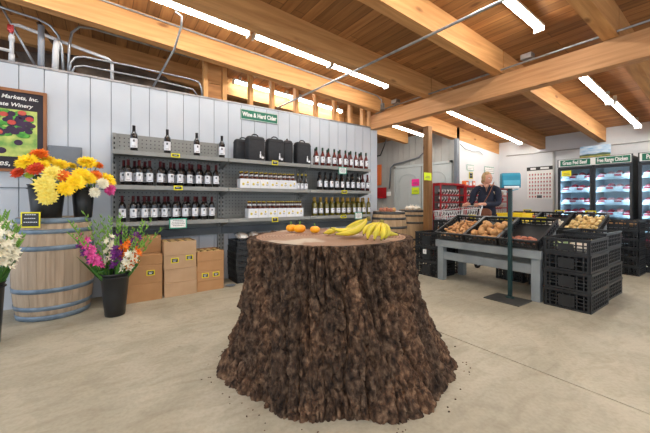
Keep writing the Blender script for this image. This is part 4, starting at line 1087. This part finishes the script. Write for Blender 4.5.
fill((3.985, yy[1], TZ+.012), CW-.006, .62, .16, 'potato', 30, (.048,.042,.037), M['potato'], 'large tan potato heaped in the middle tilted crate', 'potato', 'large potatoes in the middle tilted crate', seed=2, layers=2, cover=.82)
fill((3.985, yy[2], TZ+.012), CW-.006, .62, .16, 'red_potato', 11, (.042,.034,.03), M['redpotato'], 'red potato at the low end of the right tilted crate', 'red potato', 'red potatoes in the right tilted crate', seed=3, cover=.33)
# wedge rack that carries the tilted crates
for y, z_ in ((1.55, 0), (2.75, 0)):
    pass
def wedge(label, loc, W, D, H):
    t = thing('crate_rack', label, 'rack', loc)
    for y in (0, W-.03, W/2):
        MB().prism([(0,0),(D,0),(D,H)], 0, .03, M=Matrix.Translation((0,y+.03,0)) @ Matrix.Rotation(PI/2, 4, 'X')).build('side_wedge', M['table'], t)
    return t
wedge('slanted grey rack hidden under the tilted crates of the front table', (4.05, 1.56, .576), 1.25, .55, .205)
for (x, y, z), lb in (((4.545, 2.62, .915), 'leftmost tilted crate'), ((4.545, 2.15, .915), 'middle tilted crate')):
    tag_card('yellow price tag clipped on the high end of the %s' % lb, (x, y, z))
tag_card('yellow price tag clipped on the high end of the right tilted crate', (4.545, 1.70, .915))
# rear row: stand of crates and a yellow tote
crate_stack(4.80, 2.01, [.21,.21,.22,.2], 'short stack under the yellow tote', .34, .38)
tt = thing('yellow_tote', 'shallow yellow tote of peppers behind the tilted crates', 'tote', (4.80, 2.03, .842))
MB().box(0,.32,0,.34,0,.006).box(0,.008,0,.34,.006,.13).box(.312,.32,0,.34,.006,.13).box(.008,.312,0,.008,.006,.13).box(.008,.312,.332,.34,.006,.13).box(-.012,0,-.012,.352,.115,.132).box(.32,.332,-.012,.352,.115,.132).build('tub', M['tote'], tt)
for i in range(3): MB().box(-.004,0,.05+.11*i,.065+.11*i,.01,.112).build('rib', M['tote'], tt)
crate_stack(4.80, 1.55, [.21,.21,.21,.15], 'stack beside the yellow tote', .42, .4)
crate_stack(4.49, 2.90, [.23,.23,.2,.18], 'stack behind the left table end', .22, .36)
for i in range(10):
    o = MB().ball((0,0,0), (.04,.036,.036), 12, 8).build('red_pepper', M['redpotato'], loc=(4.85+.055*(i % 5), 2.11+.16*(i//5)+.02*(i % 3), .90)); tag(o, 'small red pepper heaped in the yellow tote', 'pepper', 'peppers in the yellow tote')
for i in range(8):
    o = MB().ball((0,0,0), (.035,.035,.034), 12, 8).build('onion', M['onion'], loc=(4.555+.09*(i % 2), 2.96+.075*(i//2), .71)); tag(o, 'golden onion in the crate behind the left table end', 'onion', 'onions behind the left table end')
# second island nearer the freezers
table('grey timber table of tilted crates nearer the freezers', (6.0, 1.50, 0), 1.40, .62, .60)
wedge('slanted grey rack under the crates nearer the freezers', (6.04, 1.54, .601), 1.3, .55, .205)
for i, (y, nm) in enumerate(((2.43, 'red apples'), (1.96, 'pale garlic'), (1.49, 'yellow potatoes'))):
    put_crate((5.965, y, .624), (0, -TILT, 0), 'tilted black crate of %s on the rear table' % nm, 'tilted crates on the rear grey table', .11, .62, .465)
fill((5.965, 2.43, .624), .465, .62, .16, 'apple', 34, (.036,.036,.034), M['apple'], 'red apple in the leftmost crate of the rear table', 'apple', 'apples on the rear table', seed=5, layers=2, cover=.95)
fill((5.965, 1.96, .624), .465, .62, .16, 'garlic_bulb', 22, (.034,.034,.03), M['garlic'], 'pale garlic bulb in the middle crate of the rear table', 'garlic', 'garlic on the rear table', seed=6, cover=.7)
fill((5.965, 1.49, .624), .465, .62, .16, 'yellow_potato', 58, (.036,.028,.027), M['squash'], 'yellow fingerling potato in the crate nearest the freezers', 'potato', 'fingerling potatoes on the rear table', seed=7, layers=2, cover=1.0)
for y, z, lb in ((2.66, .96, 'on the high end of the apple crate'), (2.66, .70, 'on the low end of the apple crate'), (2.15, .96, 'on the high end of the garlic crate'), (1.72, .96, 'on the high end of the fingerling potato crate')):
    tag_card('yellow price tag %s' % lb, (5.94 if z < .9 else 6.50, y, z), .14, .065)
# more stock past the rear table
crate_stack(6.75, 2.0, [.21]*4, 'stack behind the rear table', .42, .55)
for i in range(14):
    o = MB().ball((0,0,0), (.035,.033,.033), 10, 7).build('plum', M['grape'] if i % 3 else M['apple'], loc=(6.83+.07*(i % 4), 2.06+.12*(i//4), .86)); tag(o, 'dark plum in the crate behind the rear table', 'plum', 'plums behind the rear table')
# produce in the top crates of the near stacks
for i in range(7):
    t = thing('leek', 'pale leek lying in the nearest open crate', 'leek', (4.10+.06*i, 1.12+.012*(i % 2), .635+.012*(i % 3)), 0, 'leeks in the nearest open crate')
    MB().tube([(0,0,0), (.01,.12,.008), (.02,.22,.0)], [.02,.018,.014], 9).build('white_shaft', M['garlic'], t)
    MB().tube([(.02,.22,0), (.03,.27,.01), (.02,.31,.04)], [.014,.018,.006], 8, flat=.5).build('green_leaves', M['leek'], t)
for i in range(10):
    o = MB().ball((0,0,0), (.05,.033,.032), 12, 8).build('pattypan_squash', M['squash'] if i % 2 else M['leek'], loc=(4.78+.09*(i % 5), 1.20+.14*(i//5), .665), rot=(0,0,i)); tag(o, 'pale summer squash in the open crate of the second stack', 'squash', 'squash in the second stack')
for i in range(9):
    o = MB().ball((0,0,0), (.045,.04,.04), 12, 8).build('potato', M['potato'], loc=(6.74+.10*(i % 3), 1.28+.15*(i//3), .79), rot=(0,0,i)); tag(o, 'tan potato on top of the stack in front of the freezers', 'potato', 'potatoes in the far stack')

# ------------------------------------------------------------------ bag dispenser stand
bs = thing('bag_dispenser_stand', 'dark green pole on a square steel base holding the blue dispenser', 'stand', (3.92, 1.79, 0), .0)
MB().box(-.24,.09,-.20,.19,0,.012).build('base_plate', M['plate'], bs, bevel=.003)
MB().lathe([(.05,.012),(.05,.02),(.02,.03)], 14).build('foot_flange', M['polegreen'], bs)
MB().box(-.02,.02,-.02,.02,.03,1.30).build('pole', M['polegreen'], bs, bevel=.004)
dx = thing('bag_dispenser', 'blue plastic produce bag dispenser on the green pole', 'dispenser', (3.92, 1.79, 1.302), -.95)
dx.scale = (.74,.74,.68)
b = MB(); b.prism([(-.10,0),(.10,0),(.11,.10),(.10,.22),(.06,.26),(-.06,.26),(-.10,.22),(-.11,.10)], -.13, .13, M=Matrix.Rotation(PI/2, 4, 'Z') @ Matrix.Rotation(PI/2, 4, 'X'))
b.build('dispenser_case', M['bluebox'], dx, bevel=.012)
MB().box(-.11,.11,-.125,-.11,.05,.13).prism([(-.09,0),(.09,0),(.05,.06),(-.05,.05)], -.115, -.10, M=Matrix.Translation((0,0,.06))@Matrix.Rotation(-.3,4,'Y')).build('pull_tab', M['bluetab'], dx)
MB().box(-.12,.12,-.10,.09,0,.03).build('roll_bracket', M['black'], dx)
MB().tube([(-.1,-.12,.01),(.1,-.12,.01)], .022, 10).build('bag_roll', M['white'], dx)

# ------------------------------------------------------------------ snack racks against the white wall
def rack(x0, x1, label, top, bagm, seed):
    t = thing('snack_rack', label, 'rack', (x0, 3.98, 0)); W = x1-x0-.01; r = random.Random(seed)
    MB().box(0,W,.19,.20,0,top-.02).build('back_panel', M['shelf'], t)
    for u in (0, W-.035): MB().box(u, u+.035, -.0, .02, 0, top).box(u, u+.03, .165, .19, 0, top).box(u+.005, u+.03, .02, .165, .1, .12).box(u+.005, u+.03, .02, .165, top-.06, top-.0).build('side_frame', M['red'], t)
    MB().box(.035,W-.035,.0,.19,top-.04,top).build('top_shelf', M['red'], t)
    z = .22
    k = 0
    while z < top-.14:
        k += 1
        s = MB().box(.035,W-.035,.012,.19,z-.014,z).box(.035,W-.035,.0,.012,z-.02,z+.006); s.build('shelf', M['red'], t)
        z += .152
    z = .22; row = 0
    while z < top-.14:
        row += 1; x = .075; q = 0
        while x < W-.12:
            q += 1
            m = M[bagm if r.random() < .9 else 'candy3']
            o = SNK[m.name].copy() if m.name in SNK else None
            if o is None:
                bb = MB().ball((0,0,.052), (.05,.035,.052), 12, 8, fn=lambda d: 1+.1*noise.noise(d*2))
                bb.box(-.046,.046,-.004,.004,.09,.118)
                o = bb.build('snack_bag', m); SNK[m.name] = o
            else: COL.objects.link(o)
            o.location = (x0+x, 4.045, z+.001); o.rotation_euler = (.0, 0, r.uniform(-.25,.25))
            tag(o, 'snack bag on the %s, shelf %s from the floor, %s along' % (label.split(' of ')[0].replace('red metal ', ''), ORD[row], ORD[min(q, 16)]), 'snack bag', 'snack bags on the red racks')
            x += .105
        z += .152
SNK = {}
rack(5.72, 6.64, 'left red metal rack of dark snack bags', 1.53, 'candy1', 1)
rack(6.66, 7.60, 'middle red metal rack of snack bags', 1.50, 'candy1', 2)
rack(7.62, 8.62, 'right red metal rack of beige snack bags', 1.50, 'candy2', 3)
for i, x in enumerate((6.80, 6.94, 7.08)):
    o = MB().box(-.055,.055,0,.1,0,.11).box(-.04,.04,-.002,0,.02,.08,1).build('snack_box', [M['orange_cloth'] if i != 1 else M['skyblue'], M['white']], loc=(x, 4.03, 1.502), bevel=.003)
    tag(o, ('orange box on the snack racks, left of the blue one', 'blue box between the two orange ones on the racks', 'orange box on the snack racks, right of the blue one')[i], 'box')
for x, z, w_, h_, lb in ((7.38, 1.97, .30, .14, 'small green-edged notice on the white wall, left of the two'), (8.28, 1.96, .46, .17, 'wider green-edged notice on the white wall above the woman')):
    card('wall_notice', w_, h_, M['teal'], M['white'], lb, (x, 4.295, z), 0, 3, M['ink'], 'sign')
card('wall_notice', .16, .16, M['yellow'], M['tagblack'], 'yellow and black square notice below the green-edged one', (7.41, 4.295, 1.78), 0, 2, M['label'], 'sign')
for y, z, w_, m, lb in ((5.46, 1.64, .24, 'pink', 'bright pink note stuck on the grey door'), (5.46, 1.42, .24, 'lime', 'fluorescent yellow note on the grey door under the pink one')):
    tag(MB().box(-.004,0,-w_/2,w_/2,-.09,.09,0).box(-.005,-.004,-.08,.08,-.03,-.02,1).box(-.005,-.004,-.06,.06,.0,.01,1).build('paper_note', [M[m], M['ink']], loc=(6.752, y, z)), lb, 'note')
tag(MB().box(-.12,.12,-.004,0,-.08,.08,0).box(-.08,.08,-.005,-.004,-.03,-.02,1).box(-.06,.06,-.005,-.004,.0,.01,1).build('paper_note', [M['lime'], M['ink']], loc=(5.53, 4.155, 1.66)), 'fluorescent yellow note stuck on the wooden post', 'note')
tag(MB().box(-.02,0,-.18,.18,-.02,.3).box(-.1,-.02,-.18,.18,-.02,0).build('red_cabinet', M['red'], loc=(6.79, 6.72, 1.25), bevel=.004), 'red box cabinet on the far grey wall behind the barrels', 'cabinet')
tag(MB().box(-.02,0,-.08,.08,0,.12).build('wall_phone', M['white'], loc=(6.79, 6.44, 1.3), bevel=.004), 'small white box on the grey wall beside the red cabinet', 'wall box')
tag(MB().box(-.02,0,-.12,.12,0,.62).build('orange_banner', M['orange_cloth'], loc=(6.79, 6.86, 1.62)), 'narrow orange banner on the far grey wall above the red cabinet', 'banner')

# ------------------------------------------------------------------ freezers
def freezer(y1, y0, titles, label, pre):
    """front at x = 8.0; y1 is the left end seen from the shop"""
    W = y1-y0; t = thing('display_freezer', label, 'freezer', (8.0, y0, 0)); H = 2.0; D = .72
    b = MB(); b.box(.03,D,0,.03,0,H).box(.03,D,W-.03,W,0,H).box(.03,D,.03,W-.03,H-.03,H).box(.03,D,.03,W-.03,0,.16).box(.03,D,W/2-.02,W/2+.02,.16,H-.03)
    b.build('cabinet_shell', M['fridge'], t, bevel=.003)
    MB().box(D-.06,D-.031,.031,W-.031,.161,H-.031).box(.06,D-.06,.031,.036,.161,H-.031).box(.06,D-.06,W-.036,W-.031,.161,H-.031).box(.06,D-.06,W/2-.026,W/2-.021,.161,H-.031).box(.06,D-.06,W/2+.021,W/2+.026,.161,H-.031).build('liner', M['fridge_in'], t)
    for z in (.36,.61,.86,1.11,1.36,1.61):
        MB().box(.10,D-.062,.037,W/2-.027,z-.012,z).box(.10,D-.062,W/2+.027,W-.037,z-.012,z).box(.088,.10,.031,W/2-.021,z-.03,z+.012).box(.088,.10,W/2+.021,W-.031,z-.03,z+.012).build('wire_shelf', M['fridge_in'], t)
    h = MB().box(-.012,.03,0,W,H-.14,H+.03,0).box(-.016,-.012,.02,W-.02,H-.13,H+.02,1).build('sign_header', [M['fridge'], M['white']], t)
    for i, s in enumerate(titles):
        cy = W*(.75-.5*i)
        g_ = MB().box(-.02,-.0165,cy-W*.225,cy+W*.205,H-.118,H+.008).build('title_band', M['green'], h)
        text(s, .105, M['white'], h, (-.0215, cy-.005, H-.055), FACE_NX, bold=.003, squash=.64 if len(s) < 15 else .53)
    for i in (0, 1):
        ya, yb = (W/2+.002, W-.002) if i == 0 else (.002, W/2-.002)
        d = MB().box(0,.03,ya,ya+.045,.17,H-.15).box(0,.03,yb-.045,yb,.17,H-.15).box(0,.03,ya+.045,yb-.045,.17,.23).box(0,.03,ya+.045,yb-.045,H-.2,H-.15).build('door', M['fridge'], t)
        MB().box(.012,.016,ya+.045,yb-.045,.23,H-.2).build('door_glass', M['glass'], d)
        MB().box(-.035,-.02,ya+.012,ya+.03,.8,1.5).box(-.02,.0,ya+.012,ya+.03,.8,.83).box(-.02,.0,ya+.012,ya+.03,1.47,1.5).build('door_handle', M['plate'], d)
        for yy_ in (ya+.034, yb-.040):
            MB().box(.035,.045,yy_,yy_+.006,.25,H-.22).build('case_lamp', M['tube_cool'], t)
    # goods
    for i in (0, 1):
        ya = W/2+.045 if i == 0 else .045; wd = W/2-.09; dn = 'left' if i == 0 else 'right'
        for k, z in enumerate((.36,.61,.86,1.11,1.36,1.61)):
            for j in range(4):
                red = j in ((0, 2) if (k+i) % 2 else (1, 3)); w_ = wd/4-.008; y = ya+(j+.5)*wd/4; hh = .10 + .03*((k*j) % 3)/2
                key = 'pk%d%d%d' % (red, i, int(hh*1000))
                o = MB().box(0,.30,-w_/2,w_/2,0,hh*.62,0).ball((.15,0,hh*.62), (.15,w_/2,hh*.5), 12, 6, 1).box(-.003,0,-w_*.45,w_*.45,.02,hh*.52,2 if red else 0).build('meat_package', [M['pkg_white'], M['pkg_red'] if i == 0 or red else M['pkg_pink'], M['pkg_red']], loc=(8.11, y0+y, z+.001))
                tag(o, 'wrapped meat tray %s from right on shelf %s behind the %s %s door' % (ORD[j+1], ORD[k+1], pre, dn), 'meat package', 'meat trays in the freezers')
    return t
def glass():
    m = bpy.data.materials.new('door glass'); m.use_nodes = True; nt = m.node_tree; nt.nodes.clear(); L = nt.links.new
    o = nt.nodes.new('ShaderNodeOutputMaterial'); mx = nt.nodes.new('ShaderNodeMixShader'); tr = nt.nodes.new('ShaderNodeBsdfTransparent'); gl_ = nt.nodes.new('ShaderNodeBsdfGlossy'); fr_ = nt.nodes.new('ShaderNodeFresnel')
    nz_ = nt.nodes.new('ShaderNodeTexNoise'); nz_.inputs['Scale'].default_value = 3; mr = nt.nodes.new('ShaderNodeMapRange'); mr.inputs['To Min'].default_value = .02; mr.inputs['To Max'].default_value = .06
    L(nz_.outputs['Fac'], mr.inputs['Value']); L(mr.outputs[0], gl_.inputs['Roughness'])
    tr.inputs['Color'].default_value = (.86,.94,.97,1); fr_.inputs['IOR'].default_value = 1.4
    L(fr_.outputs[0], mx.inputs[0]); L(tr.outputs[0], mx.inputs[1]); L(gl_.outputs[0], mx.inputs[2]); L(mx.outputs[0], o.inputs['Surface']); return m
M['glass'] = glass()
freezer(2.68, 1.50, ('Grass Fed Beef', 'Free Range Chicken'), 'black two-door freezer with Grass Fed Beef and Free Range Chicken signs', 'first freezer')
freezer(1.43, .25, ('Pastured Pork',), 'black freezer cut by the right picture edge, sign beginning Past', 'edge freezer')
tag(MB().box(-.012,0,-.085,.085,-.06,.06,0).box(-.0135,-.012,-.06,.06,-.03,-.022,1).box(-.0135,-.012,-.05,.05,.0,.008,1).build('paper_note', [M['yellow'], M['ink']], loc=(7.997, 2.52, 1.73)), 'yellow paper note on the upper left of the beef freezer door', 'note')
pc = thing('landscape_picture', 'small landscape picture of sky and field propped on the freezer', 'picture', (8.28, 2.13, 2.001), (0, .08, 0))
MB().box(0,.02,-.25,.25,0,.30).build('canvas', M['skyblue'], pc)
MB().box(-.003,0,-.25,.25,0,.11).build('painted_field', M['field'], pc)
MB().add([(-.0045,-.25,.09),(-.0045,.25,.09),(-.0045,.25,.115),(-.0045,.12,.13),(-.0045,.0,.12),(-.0045,-.13,.14),(-.0045,-.25,.12)], [(0,1,2,3,4,5,6)]).build('painted_hills', M['hill'], pc)
pr = MB(); 
po = thing('wall_chart', 'white chart of small red pictures in rows on the back wall', 'poster', (8.79, 3.32, 1.20))
po.scale = (1,1,1.14)
MB().box(-.006,.008,-.28,.28,0,.62).build('chart_sheet', M['white'], po)
MB().box(-.016,-.001,-.285,.285,.62,.70,0).box(-.018,-.016,.08,.2,.64,.68,1).box(-.018,-.016,-.2,-.02,.64,.68,1).build('header_strip', [M['tagblack'], M['white']], po)
b = MB()
for i in range(7):
    for j in range(8):
        if i == 0 and j in (3, 4): continue
        b.box(-.0085,-.006,-.235+.063*j-.0,-.235+.063*j+.026,.035+.08*i,.035+.08*i+.034, 0)
        b.box(-.0085,-.006,-.235+.063*j-.0,-.235+.063*j+.03,.022+.08*i,.027+.08*i, 1)
b.box(-.0085,-.006,-.05,.06,.02,.08,1)
b.build('printed_pictures', [M['pkg_red'], M['ink']], po)

# ------------------------------------------------------------------ shopping cart
ct = thing('shopping_cart', 'silver wire shopping cart pushed by the woman behind the table', 'shopping cart', (5.06, 3.165, 0), math.atan2(.2, -.6))
# local +x = forward, handle at -x
def lerp3(a, b, u): return tuple(a[i]+(b[i]-a[i])*u for i in range(3))
top = [(-.26,-.23,1.03), (.37,-.19,.97), (.37,.17,.97), (-.26,.22,1.03)]; bot = [(-.20,-.17,.60), (.30,-.14,.60), (.30,.13,.60), (-.20,.17,.60)]
b = MB()
for i in range(4):
    a0, a1, c0, c1 = top[i], top[(i+1) % 4], bot[i], bot[(i+1) % 4]
    b.tube([a0, a1], .007, 6); b.tube([c0, c1], .005, 6)
    k = 13 if i % 2 == 0 else 9
    for j in range(k+1): b.tube([lerp3(a0, a1, j/k), lerp3(c0, c1, j/k)], .0042, 4)
    for u in (.3, .6): b.tube([lerp3(a0, c0, u), lerp3(a1, c1, u)], .0045, 4)
for j in range(1, 9): b.tube([lerp3(bot[0], bot[1], j/9), lerp3(bot[3], bot[2], j/9)], .0027, 4)
b.build('basket', M['chrome'], ct)
b = MB()
for s in (-1, 1):
    b.tube([(-.30,s*.22,1.045), (-.27,s*.22,.97), (-.22,s*.20,.62), (-.16,s*.2,.32), (-.20,s*.2,.15), (-.26,s*.21,.13)], .011, 8)
    b.tube([(-.24,s*.2,.14), (.30,s*.16,.14)], .010, 8); b.tube([(-.18,s*.17,.58), (.1,s*.15,.30), (.28,s*.15,.15)], .008, 8)
b.tube([(.30,-.16,.14), (.30,.16,.14)], .01, 8); b.tube([(-.2,-.2,.3), (-.2,.2,.3)], .008, 8)
b.build('frame', M['chrome'], ct)
MB().tube([(-.30,-.22,1.045), (-.315,-.21,1.06), (-.315,.21,1.06), (-.30,.22,1.045)], .014, 10).build('handle', M['steel'], ct)
for x in (-.25, .29):
    for y in (-.17, .17):
        w_ = MB().lathe([(.015,-.012),(.055,-.012),(.06,-.008),(.06,.008),(.055,.012),(.015,.012)], 18, M=Matrix.Translation((x,y,.06)) @ Matrix.Rotation(PI/2, 4, 'X')).build('wheel', M['black'], ct)
        MB().box(x-.02,x+.02,y-.024,y-.016,.05,.135).box(x-.02,x+.02,y+.016,y+.024,.05,.135).box(x-.02,x+.02,y-.024,y+.024,.13,.14).build('wheel_fork', M['steel'], w_)

# ------------------------------------------------------------------ the shopper
def skin_mesh(verts, edges, radii, sub=2, root=0):
    me = bpy.data.meshes.new('tmp'); me.from_pydata(verts, edges, []); o = bpy.data.objects.new('tmp', me); COL.objects.link(o)
    sk = o.modifiers.new('skin', 'SKIN'); sk.use_smooth_shade = True
    for i, v in enumerate(me.skin_vertices[0].data):
        r = radii[i]; v.radius = r if isinstance(r, tuple) else (r, r); v.use_root = (i == root)
    sb = o.modifiers.new('sub', 'SUBSURF'); sb.levels = sub; sb.render_levels = sub
    dg = bpy.context.evaluated_depsgraph_get(); m2 = bpy.data.meshes.new_from_object(o.evaluated_get(dg))
    b = MB(); b.add([tuple(v.co) for v in m2.vertices], [tuple(p.vertices) for p in m2.polygons], 0, True)
    bpy.data.objects.remove(o); bpy.data.meshes.remove(me); bpy.data.meshes.remove(m2); return b
wm = thing('person', 'woman in a dark navy jacket pushing a cart, head turned to the side', 'person', (5.66, 2.99, 0), -math.radians(62))
HL = Vector((-.15, -.37, 1.075)); HR = Vector((-.35, -.18, 1.075))     # hands on the handle
V = [(0,.02,.92), (0,.0,1.08), (0,.01,1.24), (0,.015,1.385), (.0,0,1.44), (.008,-.012,1.49),
     (.10,.02,1.40), (.18,.0,1.36), (.19,-.07,1.09), (HL.x+.085,HL.y+.10,1.095), (HL.x+.02,HL.y+.03,1.093),
     (-.10,.02,1.40), (-.18,.0,1.36), (-.25,.0,1.09), (HR.x+.03,HR.y+.10,1.095), (HR.x+.01,HR.y+.03,1.093),
     (.09,.02,.84), (.095,.0,.48), (.10,.03,.09), (.10,-.10,.035), (-.09,.02,.84), (-.095,-.06,.49), (-.10,-.03,.09), (-.10,-.16,.035)]
Ed = [(0,1),(1,2),(2,3),(3,4),(4,5),(3,6),(6,7),(7,8),(8,9),(9,10),(3,11),(11,12),(12,13),(13,14),(14,15),(0,16),(16,17),(17,18),(18,19),(0,20),(20,21),(21,22),(22,23)]
Rd = [(.15,.10),(.12,.085),(.135,.095),(.10,.075),.048,.05,.06,.052,.042,.03,.026,.06,.052,.042,.03,.026,.08,.055,.038,.032,.08,.055,.038,.032]
body = skin_mesh(V, Ed, Rd)
# head with face, turned towards image right and slightly down
HM = Matrix.Translation((.012,-.02,1.552)) @ Matrix.Rotation(.75, 4, 'Z') @ Matrix.Rotation(.18, 4, 'X')
def headfn(d):
    q = 1.0
    if d.y < 0: q *= 1+.06*max(0, -d.y)*(1 if d.z < 0 else .3)
    if d.z < -.3: q *= 1-.16*(abs(d.z)-.3)*(1 if d.y > -.5 else .4)
    return q
body.ball((0,0,0), (.072,.092,.112), 24, 18, 0, HM, headfn)
body.ball((0,-.098,-.012), (.012,.02,.024), 10, 8, 0, HM)                       # nose
body.ball((0,-.088,-.022), (.017,.016,.012), 10, 6, 0, HM)
for s in (-1, 1):
    body.ball((s*.074,.005,-.01), (.010,.018,.028), 10, 8, 0, HM)                  # ears
    body.ball((s*.03,-.080,.012), (.0125,.010,.008), 10, 6, 2, HM)                 # eyes
    body.ball((s*.03,-.0885,.011), (.005,.004,.005), 8, 6, 3, HM)
    body.tube([HM @ Vector((s*.016,-.090,.030)), HM @ Vector((s*.032,-.088,.035)), HM @ Vector((s*.047,-.078,.029))], .003, 5, 3)
body.ball((0,-.088,-.055), (.024,.010,.008), 12, 6, 1, HM)                        # mouth
body.ball((0,-.076,-.095), (.026,.022,.018), 12, 8, 0, HM)                        # chin
# hands: palm and five fingers closed on the handle
hd = Vector((.32,-.22,0)).normalized()   # handle direction in her frame
hdir = (HL-HR).normalized()
fw = Vector((-hdir.y, hdir.x, 0)); fw = fw if fw.y < 0 else -fw
for Hc, s in ((HL, -1), (HR, 1)):
    W = Hc - fw*.035 + Vector((0,0,.012))
    PM = Matrix.Translation(W) @ Matrix(((hdir.x, fw.x, 0, 0), (hdir.y, fw.y, 0, 0), (0, 0, 1, 0), (0,0,0,1)))
    body.ball((0,0,0), (.040,.040,.016), 14, 8, 0, PM)
    for k, L_ in enumerate((.9, 1.0, .95, .78)):
        x = (-.030+.020*k)*-s
        body.tube([PM @ Vector(p) for p in ((x,.02,.004), (x,.040*1.0,.012), (x,.058*L_,.0), (x,.056*L_,-.022), (x,.038,-.034))], [.009,.0088,.0082,.0078,.006], 8)
    x = .038*s
    body.tube([PM @ Vector(p) for p in ((x*.7,-.01,-.002), (x*1.15,.012,-.012), (x*1.05,.03,-.026), (x*.6,.044,-.032))], [.0115,.0105,.009,.007], 8)
M['lips'] = mat('lips', (176,92,86), None, 5, .5); M['eye'] = mat('eye white', (236,236,232), None, 5, .3); M['iris'] = mat('dark iris and brow', (74,56,44), None, 5, .5)
body.build('body', [M['skin'], M['lips'], M['eye'], M['iris']], wm)
# hair: shoulder-length, swept back into a low bun
hr = MB()
hr.ball((0,.016,.022), (.079,.090,.106), 24, 16, 0, HM, lambda d: (1+.04*noise.noise(d*6)) * (1.0 if (d.y > -.45 or d.z > .52) else .80))
hr.ball((0,.075,-.055), (.045,.038,.05), 14, 10, 0, HM, lambda d: 1+.08*noise.noise(d*6))
for s in (-1, 1): hr.ball((s*.062,.0,.0), (.02,.038,.058), 12, 10, 0, HM)
hr.build('hair', M['hair'], wm)
# jacket
J = [(0,.02,.84), (0,.01,.98), (0,.0,1.10), (0,.01,1.25), (0,.015,1.385), (.10,.02,1.403), (.185,.0,1.36), (.193,-.07,1.095), (HL.x+.105,HL.y+.125,1.095), (-.10,.02,1.403), (-.185,.0,1.36), (-.253,.0,1.09), (HR.x+.035,HR.y+.13,1.096), (0,.01,1.435)]
JE = [(0,1),(1,2),(2,3),(3,4),(4,5),(5,6),(6,7),(7,8),(4,9),(9,10),(10,11),(11,12),(4,13)]
JR = [(.185,.13),(.17,.12),(.145,.105),(.158,.112),(.118,.09),.074,.066,.056,.043,.074,.066,.056,.043,.07]
jk = skin_mesh(J, JE, JR); 
jk.tube([(-.055,-.085,1.43),(-.03,-.105,1.36),(0,-.120,1.28)], [.020,.016,.008], 8, 0, .5).tube([(.055,-.085,1.43),(.03,-.105,1.36),(0,-.120,1.28)], [.020,.016,.008], 8, 0, .5)
jo = jk.build('jacket', M['navy'], wm)
MB().add([(-.032,-.098,1.44),(.036,-.098,1.44),(.002,-.122,1.31),(0,-.085,1.45)], [(0,2,3),(3,2,1),(0,3,1),(0,1,2)], 0, True).build('blouse', M['skin'], jo)
bb = MB()
for z in (1.24, 1.15, 1.06, .97): bb.ball((0,-.122-.008*(z < 1.1),z), (.009,.005,.009), 8, 6)
bb.build('button', M['plate'], jo)
tr = [(0,.02,.90), (.09,.02,.83), (.096,.0,.48), (.10,.025,.11), (-.09,.02,.83), (-.096,-.06,.49), (-.10,-.03,.11)]
skin_mesh(tr, [(0,1),(1,2),(2,3),(0,4),(4,5),(5,6)], [(.15,.11),.098,.072,.06,.098,.072,.06]).build('trousers', M['trouser'], wm)
for s, y in ((1, -.045), (-1, -.105)): MB().ball((s*.10,y,.045), (.05,.12,.045), 14, 8).build('shoe', M['black'], wm)
hb = thing('shoulder_bag', 'brown leather bag hanging across the woman, strap over her shoulder', 'bag', (5.66, 2.99, 0), -math.radians(62))
MB().ball((-.02,-.215,.935), (.105,.045,.085), 18, 12, fn=lambda d: 1+.12*abs(d.x)*abs(d.z)).build('bag_body', M['bag'], hb)
MB().box(-.10,.06,-.268,-.255,.93,1.0).build('flap', M['bag'], hb, bevel=.004)
MB().tube([(-.09,-.20,1.0), (-.04,-.17,1.12), (.04,-.148,1.27), (.10,-.10,1.43), (.12,.0,1.49), (.11,.09,1.43), (.06,.14,1.2), (.0,.15,1.05), (.05,.10,.95)], .011, 8, 0, .5).build('strap', M['bag'], hb)

# ------------------------------------------------------------------ daylight and camera
w = bpy.data.worlds.new('daylight'); S.world = w; w.use_nodes = True
bg = w.node_tree.nodes['Background']; bg.inputs['Color'].default_value = (.80, .88, 1, 1); bg.inputs['Strength'].default_value = .9

cam = bpy.data.cameras.new('camera'); co = bpy.data.objects.new('camera', cam); COL.objects.link(co)
co.location = (0, 0, 1.15); az = math.atan2(.819, .574)
co.rotation_euler = (PI/2, 0, az-PI/2)
cam.sensor_width = 36; cam.lens = 315/650*36; cam.shift_y = -15.5/650; cam.clip_start = .05
S.camera = co
S.view_settings.view_transform = 'Standard'; S.view_settings.look = 'None'; S.view_settings.gamma = 1; S.view_settings.exposure = 1.4
S.cycles.use_denoising = True
S.cycles.max_bounces = 8; S.cycles.transparent_max_bounces = 12
